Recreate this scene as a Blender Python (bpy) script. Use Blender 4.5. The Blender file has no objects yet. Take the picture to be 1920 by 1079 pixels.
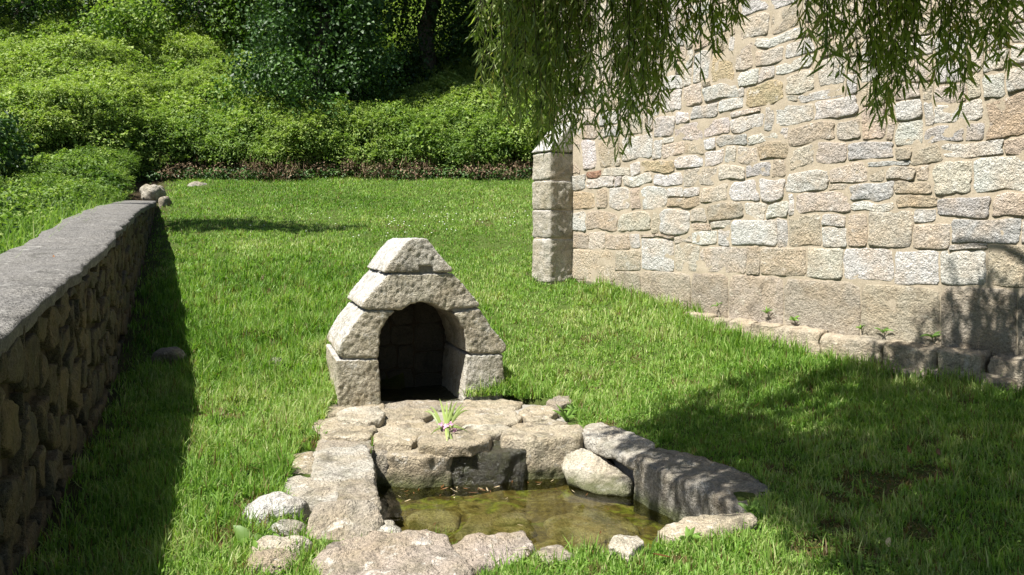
import bpy, bmesh, math, random
import numpy as np
from mathutils import Vector

random.seed(7)
rng = np.random.default_rng(11)
sc = bpy.context.scene
col = sc.collection

# ------------------------------------------------------------------ camera
FPX, HORIZON, EYE = 1500.0, 450.0, 1.6
cam_data = bpy.data.cameras.new('camera')
cam = bpy.data.objects.new('camera', cam_data)
col.objects.link(cam)
cam.location = (0, 0, EYE)
cam.rotation_euler = (math.radians(90), 0, 0)
cam_data.sensor_width = 36.0
cam_data.lens = FPX / 1920.0 * 36.0
cam_data.shift_y = -(539.5 - HORIZON) / 1920.0
cam_data.clip_start = 0.05
cam_data.clip_end = 800
sc.camera = cam

# ------------------------------------------------------------------ light
SUN_EL = math.radians(59)
SUN_H = Vector((-0.785, -0.62)).normalized()
SUN = Vector((SUN_H.x * math.cos(SUN_EL), SUN_H.y * math.cos(SUN_EL), math.sin(SUN_EL)))
world = bpy.data.worlds.new('World')
sc.world = world
world.use_nodes = True
wn = world.node_tree.nodes
wl = world.node_tree.links
wn.clear()
sky = wn.new('ShaderNodeTexSky')
sky.sky_type = 'NISHITA'
sky.sun_disc = False
sky.sun_elevation = SUN_EL
sky.sun_rotation = math.atan2(SUN_H.x, SUN_H.y) % (2 * math.pi)
bg = wn.new('ShaderNodeBackground')
bg.inputs['Strength'].default_value = 0.05
wo = wn.new('ShaderNodeOutputWorld')
wl.new(sky.outputs[0], bg.inputs[0])
wl.new(bg.outputs[0], wo.inputs[0])

sun_data = bpy.data.lights.new('sun', 'SUN')
sun_data.energy = 5.0
sun_data.angle = math.radians(0.53)
sun_data.color = (1.0, 0.965, 0.90)
sun = bpy.data.objects.new('sun', sun_data)
col.objects.link(sun)
sun.rotation_euler = SUN.to_track_quat('Z', 'Y').to_euler()
sun.location = (-20, -20, 40)

sc.view_settings.view_transform = 'Standard'
sc.view_settings.look = 'None'
sc.view_settings.gamma = 1.0
sc.view_settings.use_curve_mapping = False
sc.view_settings.exposure = 1.22
sc.cycles.use_denoising = True
sc.cycles.max_bounces = 8
sc.cycles.transparent_max_bounces = 12

# ------------------------------------------------------------------ helpers
def at(px, py, d):
    return ((px - 960) / FPX * d, d, EYE - (py - HORIZON) / FPX * d)

def atz(px, py, z):
    d = (EYE - z) * FPX / (py - HORIZON)
    return ((px - 960) / FPX * d, d, z)

_perm = np.random.default_rng(3).permutation(512)
_perm = np.concatenate([_perm, _perm, _perm])
_grad = np.random.default_rng(4).normal(size=(512, 3))
_grad /= np.linalg.norm(_grad, axis=1)[:, None]

def pn(p, f=1.0, seed=0):
    p = np.asarray(p, float) * f + seed * 17.31
    i = np.floor(p).astype(int)
    w = p - i
    u = w * w * w * (w * (w * 6 - 15) + 10)
    i &= 511
    def g(dx, dy, dz):
        h = _perm[_perm[_perm[(i[:, 0] + dx) & 511] + ((i[:, 1] + dy) & 511)] % 512 + ((i[:, 2] + dz) & 511)] % 512
        gr = _grad[h]
        return gr[:, 0] * (w[:, 0] - dx) + gr[:, 1] * (w[:, 1] - dy) + gr[:, 2] * (w[:, 2] - dz)
    x0 = g(0,0,0) * (1-u[:,0]) + g(1,0,0) * u[:,0]
    x1 = g(0,1,0) * (1-u[:,0]) + g(1,1,0) * u[:,0]
    x2 = g(0,0,1) * (1-u[:,0]) + g(1,0,1) * u[:,0]
    x3 = g(0,1,1) * (1-u[:,0]) + g(1,1,1) * u[:,0]
    y0 = x0 * (1-u[:,1]) + x1 * u[:,1]
    y1 = x2 * (1-u[:,1]) + x3 * u[:,1]
    return (y0 * (1-u[:,2]) + y1 * u[:,2]) * 1.5

def fbm(p, f=1.0, o=3, seed=0):
    s, a = 0, 1.0
    for k in range(o):
        s = s + a * pn(p, f * 2 ** k, seed + k)
        a *= 0.5
    return s

def xy3(x, y, z=0.0):
    x = np.asarray(x, float)
    return np.stack([x, np.broadcast_to(np.asarray(y, float), x.shape), np.full(x.shape, z)], 1)

def smooth(a, b, x):
    t = np.clip((x - a) / (b - a), 0, 1)
    return t * t * (3 - 2 * t)

def inside(poly, x, y):
    r = np.zeros(x.shape, bool)
    n = len(poly)
    for k in range(n):
        x0, y0 = poly[k][:2]
        x1, y1 = poly[(k + 1) % n][:2]
        c = (y0 > y) != (y1 > y)
        if y0 != y1:
            r ^= c & (x < (x1 - x0) * (y - y0) / (y1 - y0) + x0)
    return r

def grow(poly, m):
    cx = sum(p[0] for p in poly) / len(poly)
    cy = sum(p[1] for p in poly) / len(poly)
    out = []
    for p in poly:
        v = Vector((p[0] - cx, p[1] - cy))
        v = v * (1 + m / max(v.length, 1e-3))
        out.append((cx + v.x, cy + v.y))
    return out

def mesh_np(name, verts, faces_list, mat, parent=None, tint=None, smooth_sh=False):
    """faces_list: list of int arrays (n,k)."""
    me = bpy.data.meshes.new(name)
    verts = np.ascontiguousarray(verts, dtype=np.float32)
    me.vertices.add(len(verts))
    me.vertices.foreach_set('co', verts.ravel())
    lv = np.concatenate([f.ravel() for f in faces_list]).astype(np.int32)
    tot = np.concatenate([np.full(len(f), f.shape[1], np.int32) for f in faces_list])
    start = np.concatenate([[0], np.cumsum(tot)[:-1]]).astype(np.int32)
    me.loops.add(len(lv))
    me.loops.foreach_set('vertex_index', lv)
    me.polygons.add(len(tot))
    me.polygons.foreach_set('loop_start', start)
    me.polygons.foreach_set('loop_total', tot)
    if smooth_sh:
        me.polygons.foreach_set('use_smooth', np.ones(len(tot), bool))
    me.update(calc_edges=True)
    if tint is not None:
        a = me.attributes.new('tint', 'FLOAT', 'POINT')
        a.data.foreach_set('value', np.ascontiguousarray(tint, dtype=np.float32))
    me.materials.append(mat)
    o = bpy.data.objects.new(name, me)
    col.objects.link(o)
    if parent is not None:
        o.parent = parent
    return o

def mesh_py(name, verts, faces, mat, parent=None, smooth_sh=False):
    me = bpy.data.meshes.new(name)
    me.from_pydata([tuple(v) for v in verts], [], [tuple(f) for f in faces])
    if smooth_sh:
        me.polygons.foreach_set('use_smooth', np.ones(len(me.polygons), bool))
    me.update()
    me.materials.append(mat)
    o = bpy.data.objects.new(name, me)
    col.objects.link(o)
    if parent is not None:
        o.parent = parent
    return o

def tag(o, label=None, cat=None, group=None, kind=None):
    if label: o['label'] = label
    if cat: o['category'] = cat
    if group: o['group'] = group
    if kind: o['kind'] = kind
    return o

def thing(name, label, cat, group=None, loc=(0, 0, 0)):
    o = bpy.data.objects.new(name, None)
    o.empty_display_size = 0.2
    o.location = loc
    col.objects.link(o)
    return tag(o, label, cat, group)

def remeshed(verts, faces, voxel, its=2):
    me = bpy.data.meshes.new('tmp')
    me.from_pydata([tuple(v) for v in verts], [], [tuple(f) for f in faces])
    bm = bmesh.new(); bm.from_mesh(me)
    bmesh.ops.recalc_face_normals(bm, faces=bm.faces)
    bm.to_mesh(me); bm.free()
    o = bpy.data.objects.new('tmp', me)
    col.objects.link(o)
    m = o.modifiers.new('r', 'REMESH')
    m.mode = 'VOXEL'
    m.voxel_size = voxel
    dg = bpy.context.evaluated_depsgraph_get()
    dg.update()
    out = bpy.data.meshes.new_from_object(o.evaluated_get(dg))
    bpy.data.objects.remove(o)
    bpy.data.meshes.remove(me)
    n = len(out.vertices)
    co = np.empty(n * 3); out.vertices.foreach_get('co', co); co = co.reshape(-1, 3)
    e = np.empty(len(out.edges) * 2, int); out.edges.foreach_get('vertices', e); e = e.reshape(-1, 2)
    deg = np.bincount(e.ravel(), minlength=n)[:, None]
    for _ in range(its):
        s = np.zeros_like(co)
        np.add.at(s, e[:, 0], co[e[:, 1]])
        np.add.at(s, e[:, 1], co[e[:, 0]])
        co = co * 0.4 + 0.6 * s / np.maximum(deg, 1)
    return out, co

def rock(name, verts, faces, mat, parent=None, voxel=0.02, its=3, amp=0.012, freq=9.0, big=0.02, seed=None, color=None):
    me, co = remeshed(verts, faces, voxel, its)
    seed = random.randint(0, 400) if seed is None else seed
    me.vertices.foreach_set('co', co.ravel()); me.update()
    nr = np.empty(len(co) * 3); me.vertices.foreach_get('normal', nr); nr = nr.reshape(-1, 3)
    h = big * fbm(co, 3.0, 2, seed) + amp * fbm(co, freq, 3, seed + 5)
    co = co + nr * h[:, None]
    me.vertices.foreach_set('co', co.ravel())
    me.polygons.foreach_set('use_smooth', np.ones(len(me.polygons), bool))
    me.update()
    me.materials.clear(); me.materials.append(mat)
    o = bpy.data.objects.new(name, me)
    me.name = name
    col.objects.link(o)
    if parent is not None: o.parent = parent
    if color is not None: o.color = (*color, 1)
    return o

def prism(top, bot):
    n = len(top)
    v = list(top) + list(bot)
    f = [tuple(range(n)), tuple(range(2 * n - 1, n - 1, -1))]
    for k in range(n):
        j = (k + 1) % n
        f.append((k, n + k, n + j, j))
    return v, f

def tube_np(pts, rad, sides=6):
    pts = [Vector(p) for p in pts]
    V, F = [], []
    for i, p in enumerate(pts):
        t = (pts[min(i + 1, len(pts) - 1)] - pts[max(i - 1, 0)]).normalized()
        a = t.cross(Vector((0.31, 0.87, 0.2)))
        if a.length < 1e-3: a = t.cross(Vector((1, 0, 0)))
        a.normalize(); b = t.cross(a)
        for k in range(sides):
            th = 2 * math.pi * k / sides
            V.append(p + (a * math.cos(th) + b * math.sin(th)) * rad[i])
    for i in range(len(pts) - 1):
        for k in range(sides):
            j = (k + 1) % sides
            F.append((i * sides + k, i * sides + j, (i + 1) * sides + j, (i + 1) * sides + k))
    F.append(tuple(range(sides - 1, -1, -1)))
    F.append(tuple(range((len(pts) - 1) * sides, len(pts) * sides)))
    return V, F

# ------------------------------------------------------------------ materials
def nt(name):
    m = bpy.data.materials.new(name)
    m.use_nodes = True
    n = m.node_tree.nodes
    n.clear()
    return m, n, m.node_tree.links

def ramp(n, stops, interp='LINEAR'):
    r = n.new('ShaderNodeValToRGB')
    r.color_ramp.interpolation = interp
    el = r.color_ramp.elements
    while len(el) > 1: el.remove(el[-1])
    el[0].position = stops[0][0]; el[0].color = (*stops[0][1], 1)
    for p, c in stops[1:]:
        e = el.new(p); e.color = (*c, 1)
    return r

def math_n(n, l, op, a, b=None, clamp=False):
    m = n.new('ShaderNodeMath'); m.operation = op; m.use_clamp = clamp
    for i, v in enumerate((a, b)):
        if v is None: continue
        if isinstance(v, (int, float)): m.inputs[i].default_value = v
        else: l.new(v, m.inputs[i])
    return m.outputs[0]

def noise_n(n, l, vec, scale, detail=4, rough=0.55, dist=0.0):
    t = n.new('ShaderNodeTexNoise')
    t.inputs['Scale'].default_value = scale
    t.inputs['Detail'].default_value = detail
    t.inputs['Roughness'].default_value = rough
    t.inputs['Distortion'].default_value = dist
    l.new(vec, t.inputs['Vector'])
    return t.outputs['Fac']

def mixc(n, l, fac, a, b, mode='MIX'):
    m = n.new('ShaderNodeMix'); m.data_type = 'RGBA'; m.blend_type = mode
    for inp, v in ((m.inputs[0], fac), (m.inputs[6], a), (m.inputs[7], b)):
        if isinstance(v, (int, float)): inp.default_value = v
        elif isinstance(v, tuple): inp.default_value = (*v, 1)
        else: l.new(v, inp)
    return m.outputs[2]

def stone_mat(name, tone=None, up_lichen=0.0, lump=0.8, mottling=0.5, lichen=0.35, grain=0.5, bump=0.6, stain=0.4, moss=0.0, rough=0.92,
              dark=(0.10, 0.09, 0.075), lich_col=(0.62, 0.60, 0.55), warm=(0.36, 0.27, 0.16), scale=1.0, wet_z=None, spec=0.25):
    """granite; tone None takes the colour set on each stone object"""
    m, n, l = nt(name)
    tc = n.new('ShaderNodeTexCoord')
    oi = n.new('ShaderNodeObjectInfo')
    off = n.new('ShaderNodeVectorMath'); off.operation = 'MULTIPLY_ADD'
    cmb = n.new('ShaderNodeCombineXYZ')
    l.new(oi.outputs['Random'], cmb.inputs[0]); l.new(oi.outputs['Random'], cmb.inputs[2])
    l.new(cmb.outputs[0], off.inputs[0]); off.inputs[1].default_value = (37, 11, 53)
    l.new(tc.outputs['Object'], off.inputs[2])
    v = off.outputs[0]
    base = oi.outputs['Color'] if tone is None else tone
    n1 = noise_n(n, l, v, 3.2 * scale, 5, 0.6, 0.4)
    n2 = noise_n(n, l, v, 14 * scale, 4, 0.65)
    n3 = noise_n(n, l, v, 55 * scale, 3, 0.7)
    n4 = noise_n(n, l, v, 130 * scale, 2, 0.6)
    rw = ramp(n, [(0.42, (0, 0, 0)), (0.66, (1, 1, 1))]); l.new(n1, rw.inputs[0])
    c = mixc(n, l, math_n(n, l, 'MULTIPLY', rw.outputs[0], mottling), base, warm)
    # grains, light felspar and dark mica
    rg = ramp(n, [(0.30, (0.45, 0.45, 0.45)), (0.5, (1, 1, 1)), (0.72, (1.45, 1.45, 1.45))]); l.new(n3, rg.inputs[0])
    c = mixc(n, l, grain, c, rg.outputs[0], 'MULTIPLY')
    rg2 = ramp(n, [(0.34, (0.4, 0.4, 0.4)), (0.48, (1, 1, 1)), (0.75, (1.35, 1.35, 1.35))]); l.new(n4, rg2.inputs[0])
    c = mixc(n, l, grain * 0.8, c, rg2.outputs[0], 'MULTIPLY')
    # dark weathering
    n5 = noise_n(n, l, v, 5.0 * scale, 7, 0.74, 0.8)
    rs = ramp(n, [(0.50, (0, 0, 0)), (0.68, (1, 1, 1))]); l.new(n5, rs.inputs[0])
    c = mixc(n, l, math_n(n, l, 'MULTIPLY', rs.outputs[0], stain), c, dark)
    # pale lichen
    n6 = noise_n(n, l, v, 7.5 * scale, 7, 0.76, 0.4)
    rl = ramp(n, [(0.57, (0, 0, 0)), (0.66, (1, 1, 1))]); l.new(n6, rl.inputs[0])
    c = mixc(n, l, math_n(n, l, 'MULTIPLY', rl.outputs[0], lichen), c, lich_col)
    if up_lichen > 0:
        # grey lichen crust in runs on the faces that catch the rain
        ge = n.new('ShaderNodeNewGeometry'); sp = n.new('ShaderNodeSeparateXYZ'); l.new(ge.outputs['True Normal'], sp.inputs[0])
        ru = ramp(n, [(0.25, (0, 0, 0)), (0.55, (1, 1, 1))]); l.new(sp.outputs[2], ru.inputs[0])
        mp = n.new('ShaderNodeMapping'); mp.inputs['Rotation'].default_value = (0, 0.95, 0.30); mp.inputs['Scale'].default_value = (2.0, 22, 22)
        l.new(tc.outputs['Object'], mp.inputs[0])
        n9 = noise_n(n, l, mp.outputs[0], 1.0, 5, 0.65, 0.3)
        r9 = ramp(n, [(0.32, (0.20, 0.19, 0.18)), (0.52, (0.43, 0.42, 0.40)), (0.66, (0.66, 0.645, 0.61))]); l.new(n9, r9.inputs[0])
        c = mixc(n, l, math_n(n, l, 'MULTIPLY', ru.outputs[0], up_lichen), c, r9.outputs[0])
    if moss > 0:
        n7 = noise_n(n, l, v, 5 * scale, 6, 0.75)
        rm = ramp(n, [(0.48, (0, 0, 0)), (0.62, (1, 1, 1))]); l.new(n7, rm.inputs[0])
        c = mixc(n, l, math_n(n, l, 'MULTIPLY', rm.outputs[0], moss), c, (0.09, 0.10, 0.03))
    if wet_z is not None:
        # green tide line left by the water
        sep = n.new('ShaderNodeSeparateXYZ'); l.new(tc.outputs['Object'], sep.inputs[0])
        zz = math_n(n, l, 'ADD', sep.outputs[2], math_n(n, l, 'MULTIPLY', n2, -0.16))
        rz = n.new('ShaderNodeMapRange')
        rz.inputs[1].default_value = wet_z - 0.03; rz.inputs[2].default_value = wet_z - 0.12
        rz.inputs[3].default_value = 0; rz.inputs[4].default_value = 0.85
        l.new(zz, rz.inputs[0])
        c = mixc(n, l, rz.outputs[0], c, (0.055, 0.065, 0.018))
    b = n.new('ShaderNodeBsdfPrincipled')
    l.new(c, b.inputs['Base Color'])
    b.inputs['Roughness'].default_value = rough
    b.inputs['Specular IOR Level'].default_value = spec
    n8 = noise_n(n, l, v, 27 * scale, 4, 0.7)
    hsum = math_n(n, l, 'ADD', math_n(n, l, 'MULTIPLY', n2, lump), math_n(n, l, 'MULTIPLY', n3, 0.34))
    hsum = math_n(n, l, 'ADD', hsum, math_n(n, l, 'MULTIPLY', n8, 0.9))
    hsum = math_n(n, l, 'ADD', hsum, math_n(n, l, 'MULTIPLY', n4, 0.10))
    bp = n.new('ShaderNodeBump')
    bp.inputs['Strength'].default_value = bump
    bp.inputs['Distance'].default_value = 0.045 / scale
    l.new(hsum, bp.inputs['Height'])
    l.new(bp.outputs[0], b.inputs['Normal'])
    o = n.new('ShaderNodeOutputMaterial')
    l.new(b.outputs[0], o.inputs[0])
    return m

def leaf_mat(name, stops, trans=0.35, tcol=(1.15, 1.35, 0.5), rough=0.45, spec=0.4, inst=False):
    m, n, l = nt(name)
    a = n.new('ShaderNodeAttribute'); a.attribute_name = 'tint'
    fac = a.outputs['Fac']
    if inst:
        a2 = n.new('ShaderNodeAttribute'); a2.attribute_type = 'INSTANCER'; a2.attribute_name = 'ctint'
        fac = math_n(n, l, 'ADD', fac, a2.outputs['Fac'], True)
    r = ramp(n, stops); l.new(fac, r.inputs[0])
    b = n.new('ShaderNodeBsdfPrincipled')
    l.new(r.outputs[0], b.inputs['Base Color'])
    b.inputs['Roughness'].default_value = rough
    b.inputs['Specular IOR Level'].default_value = spec
    t = n.new('ShaderNodeBsdfTranslucent')
    l.new(mixc(n, l, 1.0, r.outputs[0], tcol, 'MULTIPLY'), t.inputs[0])
    mx = n.new('ShaderNodeMixShader'); mx.inputs[0].default_value = trans
    l.new(b.outputs[0], mx.inputs[1]); l.new(t.outputs[0], mx.inputs[2])
    o = n.new('ShaderNodeOutputMaterial'); l.new(mx.outputs[0], o.inputs[0])
    return m

def plain_mat(name, c1, c2, scale=8, rough=0.9, bump=0.4, dist=0.03, fine=60, spec=0.25):
    m, n, l = nt(name)
    tc = n.new('ShaderNodeTexCoord'); v = tc.outputs['Object']
    a = noise_n(n, l, v, scale, 6, 0.65, 0.3); f = noise_n(n, l, v, fine, 4, 0.7)
    r = ramp(n, [(0.3, c1), (0.7, c2)]); l.new(a, r.inputs[0])
    rg = ramp(n, [(0.3, (0.6, 0.6, 0.6)), (0.7, (1.3, 1.3, 1.3))]); l.new(f, rg.inputs[0])
    c = mixc(n, l, 0.7, r.outputs[0], rg.outputs[0], 'MULTIPLY')
    b = n.new('ShaderNodeBsdfPrincipled'); l.new(c, b.inputs['Base Color'])
    b.inputs['Roughness'].default_value = rough
    b.inputs['Specular IOR Level'].default_value = spec
    bp = n.new('ShaderNodeBump'); bp.inputs['Strength'].default_value = bump; bp.inputs['Distance'].default_value = dist
    l.new(math_n(n, l, 'ADD', a, math_n(n, l, 'MULTIPLY', f, 0.5)), bp.inputs['Height'])
    l.new(bp.outputs[0], b.inputs['Normal'])
    o = n.new('ShaderNodeOutputMaterial'); l.new(b.outputs[0], o.inputs[0])
    return m

M = {}
M['chapel_stone'] = stone_mat('chapel_granite', None, mottling=0.42, lichen=0.45, grain=0.8, bump=1.0, stain=0.38, dark=(0.20, 0.17, 0.14), warm=(0.50, 0.36, 0.22), lich_col=(0.74, 0.72, 0.68), scale=1.0)
M['plinth_stone'] = stone_mat('plinth_granite', None, mottling=0.5, lichen=0.6, grain=0.55, bump=0.9, stain=0.75, dark=(0.12, 0.10, 0.075), warm=(0.33, 0.25, 0.16), lich_col=(0.5, 0.46, 0.38))
M['fountain_stone'] = stone_mat('fountain_granite', None, up_lichen=0.85, lump=0.35, mottling=0.55, lichen=0.7, grain=0.65, bump=0.85, stain=0.7, moss=0.25, lich_col=(0.50, 0.485, 0.44), warm=(0.27, 0.215, 0.13), dark=(0.11, 0.10, 0.08))
M['basin_stone'] = stone_mat('basin_granite', None, lump=0.6, mottling=0.5, lichen=0.75, grain=0.7, bump=1.0, stain=0.85, moss=0.2, lich_col=(0.60, 0.57, 0.51), dark=(0.10, 0.085, 0.07), warm=(0.30, 0.23, 0.14), wet_z=-0.20)
M['floor_stone'] = stone_mat('sunken_slab', None, mottling=0.7, lichen=0.35, grain=0.6, bump=0.8, stain=0.9, moss=0.7, warm=(0.20, 0.14, 0.05), dark=(0.06, 0.045, 0.018), lich_col=(0.42, 0.41, 0.33))
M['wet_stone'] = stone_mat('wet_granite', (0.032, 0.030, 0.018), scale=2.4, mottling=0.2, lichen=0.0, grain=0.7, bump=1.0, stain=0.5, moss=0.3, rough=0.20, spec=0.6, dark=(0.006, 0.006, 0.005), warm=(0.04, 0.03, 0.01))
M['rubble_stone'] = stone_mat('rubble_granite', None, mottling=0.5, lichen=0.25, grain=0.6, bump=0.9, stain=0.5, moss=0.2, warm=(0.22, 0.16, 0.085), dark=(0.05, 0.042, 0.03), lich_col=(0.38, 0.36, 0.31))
M['niche_shade_stone'] = stone_mat('niche_shade_granite', None, mottling=0.2, lichen=0.1, grain=0.6, bump=0.9, stain=0.6, dark=(0.012, 0.011, 0.008), lich_col=(0.10, 0.095, 0.075), warm=(0.05, 0.04, 0.02), rough=0.6)  # near-black tones put the shade of the niche into the stone colour
M['mortar'] = plain_mat('lime_mortar', (0.31, 0.26, 0.19), (0.41, 0.35, 0.265), 5, bump=0.5, dist=0.012, fine=70)
M['grey_mortar'] = plain_mat('grey_mortar', (0.20, 0.18, 0.15), (0.33, 0.31, 0.27), 9, bump=0.5, dist=0.015)
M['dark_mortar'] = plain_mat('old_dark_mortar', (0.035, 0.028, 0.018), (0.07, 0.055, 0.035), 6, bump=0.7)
M['coping'] = stone_mat('coping_cement', (0.175, 0.167, 0.156), mottling=0.35, lichen=0.8, grain=0.8, bump=0.9, stain=0.85, warm=(0.22, 0.205, 0.18), dark=(0.08, 0.076, 0.068), lich_col=(0.34, 0.33, 0.305), scale=0.8)
M['earth'] = plain_mat('soil', (0.035, 0.026, 0.014), (0.085, 0.062, 0.035), 3, bump=0.8, dist=0.05)
def turf_mat():
    m, n, l = nt('turf_and_soil')
    tc = n.new('ShaderNodeTexCoord'); v = tc.outputs['Object']
    a = n.new('ShaderNodeAttribute'); a.attribute_name = 'tint'
    f1 = noise_n(n, l, v, 3, 6, 0.65, 0.3); f2 = noise_n(n, l, v, 40, 4, 0.7)
    r1 = ramp(n, [(0.3, (0.030, 0.023, 0.013)), (0.7, (0.080, 0.058, 0.034))]); l.new(f1, r1.inputs[0])
    r2 = ramp(n, [(0.3, (0.045, 0.075, 0.014)), (0.7, (0.095, 0.125, 0.032))]); l.new(f2, r2.inputs[0])
    c = mixc(n, l, a.outputs['Fac'], r1.outputs[0], r2.outputs[0])
    b = n.new('ShaderNodeBsdfPrincipled'); l.new(c, b.inputs['Base Color']); b.inputs['Roughness'].default_value = 0.95
    b.inputs['Specular IOR Level'].default_value = 0.1
    bp = n.new('ShaderNodeBump'); bp.inputs['Strength'].default_value = 0.8; bp.inputs['Distance'].default_value = 0.05
    l.new(math_n(n, l, 'ADD', f1, f2), bp.inputs['Height']); l.new(bp.outputs[0], b.inputs['Normal'])
    o = n.new('ShaderNodeOutputMaterial'); l.new(b.outputs[0], o.inputs[0])
    return m
M['turf'] = turf_mat()
M['bark'] = plain_mat('bark', (0.045, 0.036, 0.025), (0.12, 0.10, 0.075), 9, bump=0.9, dist=0.04)
M['slate'] = plain_mat('roof_slate', (0.06, 0.065, 0.075), (0.11, 0.115, 0.125), 6, bump=0.4)
M['grass'] = leaf_mat('grass_blades', [(0.0, (0.16, 0.11, 0.05)), (0.10, (0.17, 0.13, 0.055)), (0.16, (0.048, 0.110, 0.013)), (0.45, (0.135, 0.258, 0.036)), (0.75, (0.240, 0.362, 0.080)), (1.0, (0.42, 0.45, 0.20))], 0.40, rough=0.5, spec=0.25)
M['bramble'] = leaf_mat('bramble_leaves', [(0.0, (0.022, 0.050, 0.012)), (0.4, (0.082, 0.150, 0.028)), (0.75, (0.185, 0.275, 0.058)), (1.0, (0.30, 0.37, 0.10))], 0.34, rough=0.55, spec=0.25, inst=True)
M['weed_leaf'] = leaf_mat('weed_leaves', [(0.0, (0.022, 0.050, 0.012)), (0.4, (0.082, 0.150, 0.028)), (0.75, (0.185, 0.275, 0.058)), (1.0, (0.30, 0.37, 0.10))], 0.34, rough=0.55, spec=0.25)
M['ivy'] = leaf_mat('ivy_leaves', [(0.0, (0.018, 0.042, 0.012)), (0.5, (0.040, 0.088, 0.020)), (1.0, (0.088, 0.17, 0.036))], 0.18, rough=0.5, spec=0.3)
M['tree_leaf'] = leaf_mat('tree_leaves', [(0.0, (0.018, 0.042, 0.010)), (0.5, (0.040, 0.088, 0.016)), (1.0, (0.085, 0.145, 0.026))], 0.30, rough=0.5, spec=0.3)
M['willow_leaf'] = leaf_mat('willow_leaves', [(0.0, (0.075, 0.12, 0.028)), (0.5, (0.215, 0.29, 0.075)), (0.85, (0.37, 0.42, 0.15)), (1.0, (0.38, 0.33, 0.12))], 0.46, rough=0.45, spec=0.4)
M['dead'] = leaf_mat('dead_stems', [(0.0, (0.09, 0.06, 0.04)), (0.6, (0.20, 0.14, 0.09)), (1.0, (0.36, 0.27, 0.18))], 0.1, (1, 0.9, 0.7), rough=0.8, spec=0.1)

# ------------------------------------------------------------------ terrain
WALL_X0 = lambda y: -2.36 - 0.4 * (y - 3.8)       # right face of the low wall
BASIN_IN = [(-1.04, 6.35, 0), (0.62, 6.55, 0), (0.93, 6.1, 0), (1.22, 5.25, 0), (1.34, 4.68, 0), (1.02, 4.30, 0), (0.55, 4.16, 0), (0.1, 4.10, 0), (-0.45, 4.2, 0), (-0.78, 4.5, 0)]
BASIN_IN = [(p[0], p[1]) for p in BASIN_IN]

def softplus(t, k):
    return k * np.logaddexp(0, t / k)

def bank_edge(x):
    return 22.2 - 3.4 * smooth(-8.5, -14.0, x) + 0.35 * pn(xy3(x, 0 * x), 0.45, 9)

def ground(x, y):
    x = np.atleast_1d(np.asarray(x, float)); y = np.atleast_1d(np.asarray(y, float))
    z = 0.23 * softplus(y - 7.95, 0.35)
    z = z + 0.06 * np.maximum(x - 0.6, 0) * smooth(3.0, 6.5, y) * (1 - smooth(14, 20, y))
    far = smooth(7.6, 9.5, y) + smooth(-1.9, -2.6, x) * 0.5
    p = xy3(x, y)
    z = z + (0.012 + 0.03 * np.clip(far, 0, 1)) * fbm(p, 0.9, 2, 2)
    e = bank_edge(x)
    z = z + 0.9 * smooth(0.1, 1.4, y - e) + 0.30 * softplus(y - e - 1.2, 0.5) * (1 - smooth(40, 60, y) * 0.6)
    z = z - 0.05 * np.exp(-((x + 0.6) / 1.3) ** 2 - ((y - 7.35) / 0.55) ** 2)
    z = z - np.maximum(y - 60, 0) * 0.2
    z = z + np.where(x < WALL_X0(y) - 0.5, 0.35 * smooth(0.0, 1.0, WALL_X0(y) - 0.5 - x), 0)
    return z

def terrain_axis(segs):
    out = []
    for a, b, s in segs:
        out.append(np.arange(a, b, s))
    return np.concatenate(out)

gx = terrain_axis([(-160, -40, 12), (-40, -12, 2), (-12, -3.0, 0.35), (-3.0, 2.4, 0.06), (2.4, 12, 0.35), (12, 40, 2), (40, 161, 12)])
gy = terrain_axis([(-120, -20, 12), (-20, 2, 1.5), (2, 3.8, 0.3), (3.8, 8.2, 0.06), (8.2, 27, 0.35), (27, 60, 1.5), (60, 181, 12)])
GX, GY = np.meshgrid(gx, gy)
gz = ground(GX.ravel(), GY.ravel())
pave = inside([(-1.75, 6.2), (-1.68, 7.7), (-1.9, 8.7), (-0.45, 9.1), (-0.1, 8.15), (0.38, 7.75), (0.5, 6.7)], GX.ravel(), GY.ravel())
gz = np.where(pave, np.minimum(gz, -0.13), gz)
pit = inside(grow(BASIN_IN, 0.08), GX.ravel(), GY.ravel())
gz = np.where(pit, -0.62, gz)
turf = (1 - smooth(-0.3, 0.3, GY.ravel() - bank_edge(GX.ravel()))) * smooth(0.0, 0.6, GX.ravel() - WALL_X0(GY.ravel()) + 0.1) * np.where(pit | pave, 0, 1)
nx, ny = len(gx), len(gy)
idx = np.arange(nx * ny).reshape(ny, nx)
quads = np.stack([idx[:-1, :-1], idx[:-1, 1:], idx[1:, 1:], idx[1:, :-1]], -1).reshape(-1, 4)
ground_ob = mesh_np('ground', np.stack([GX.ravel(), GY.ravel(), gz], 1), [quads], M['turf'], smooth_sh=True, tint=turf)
tag(ground_ob, 'brown soil under the lawn and the bramble bank', 'ground', kind='structure')

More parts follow.
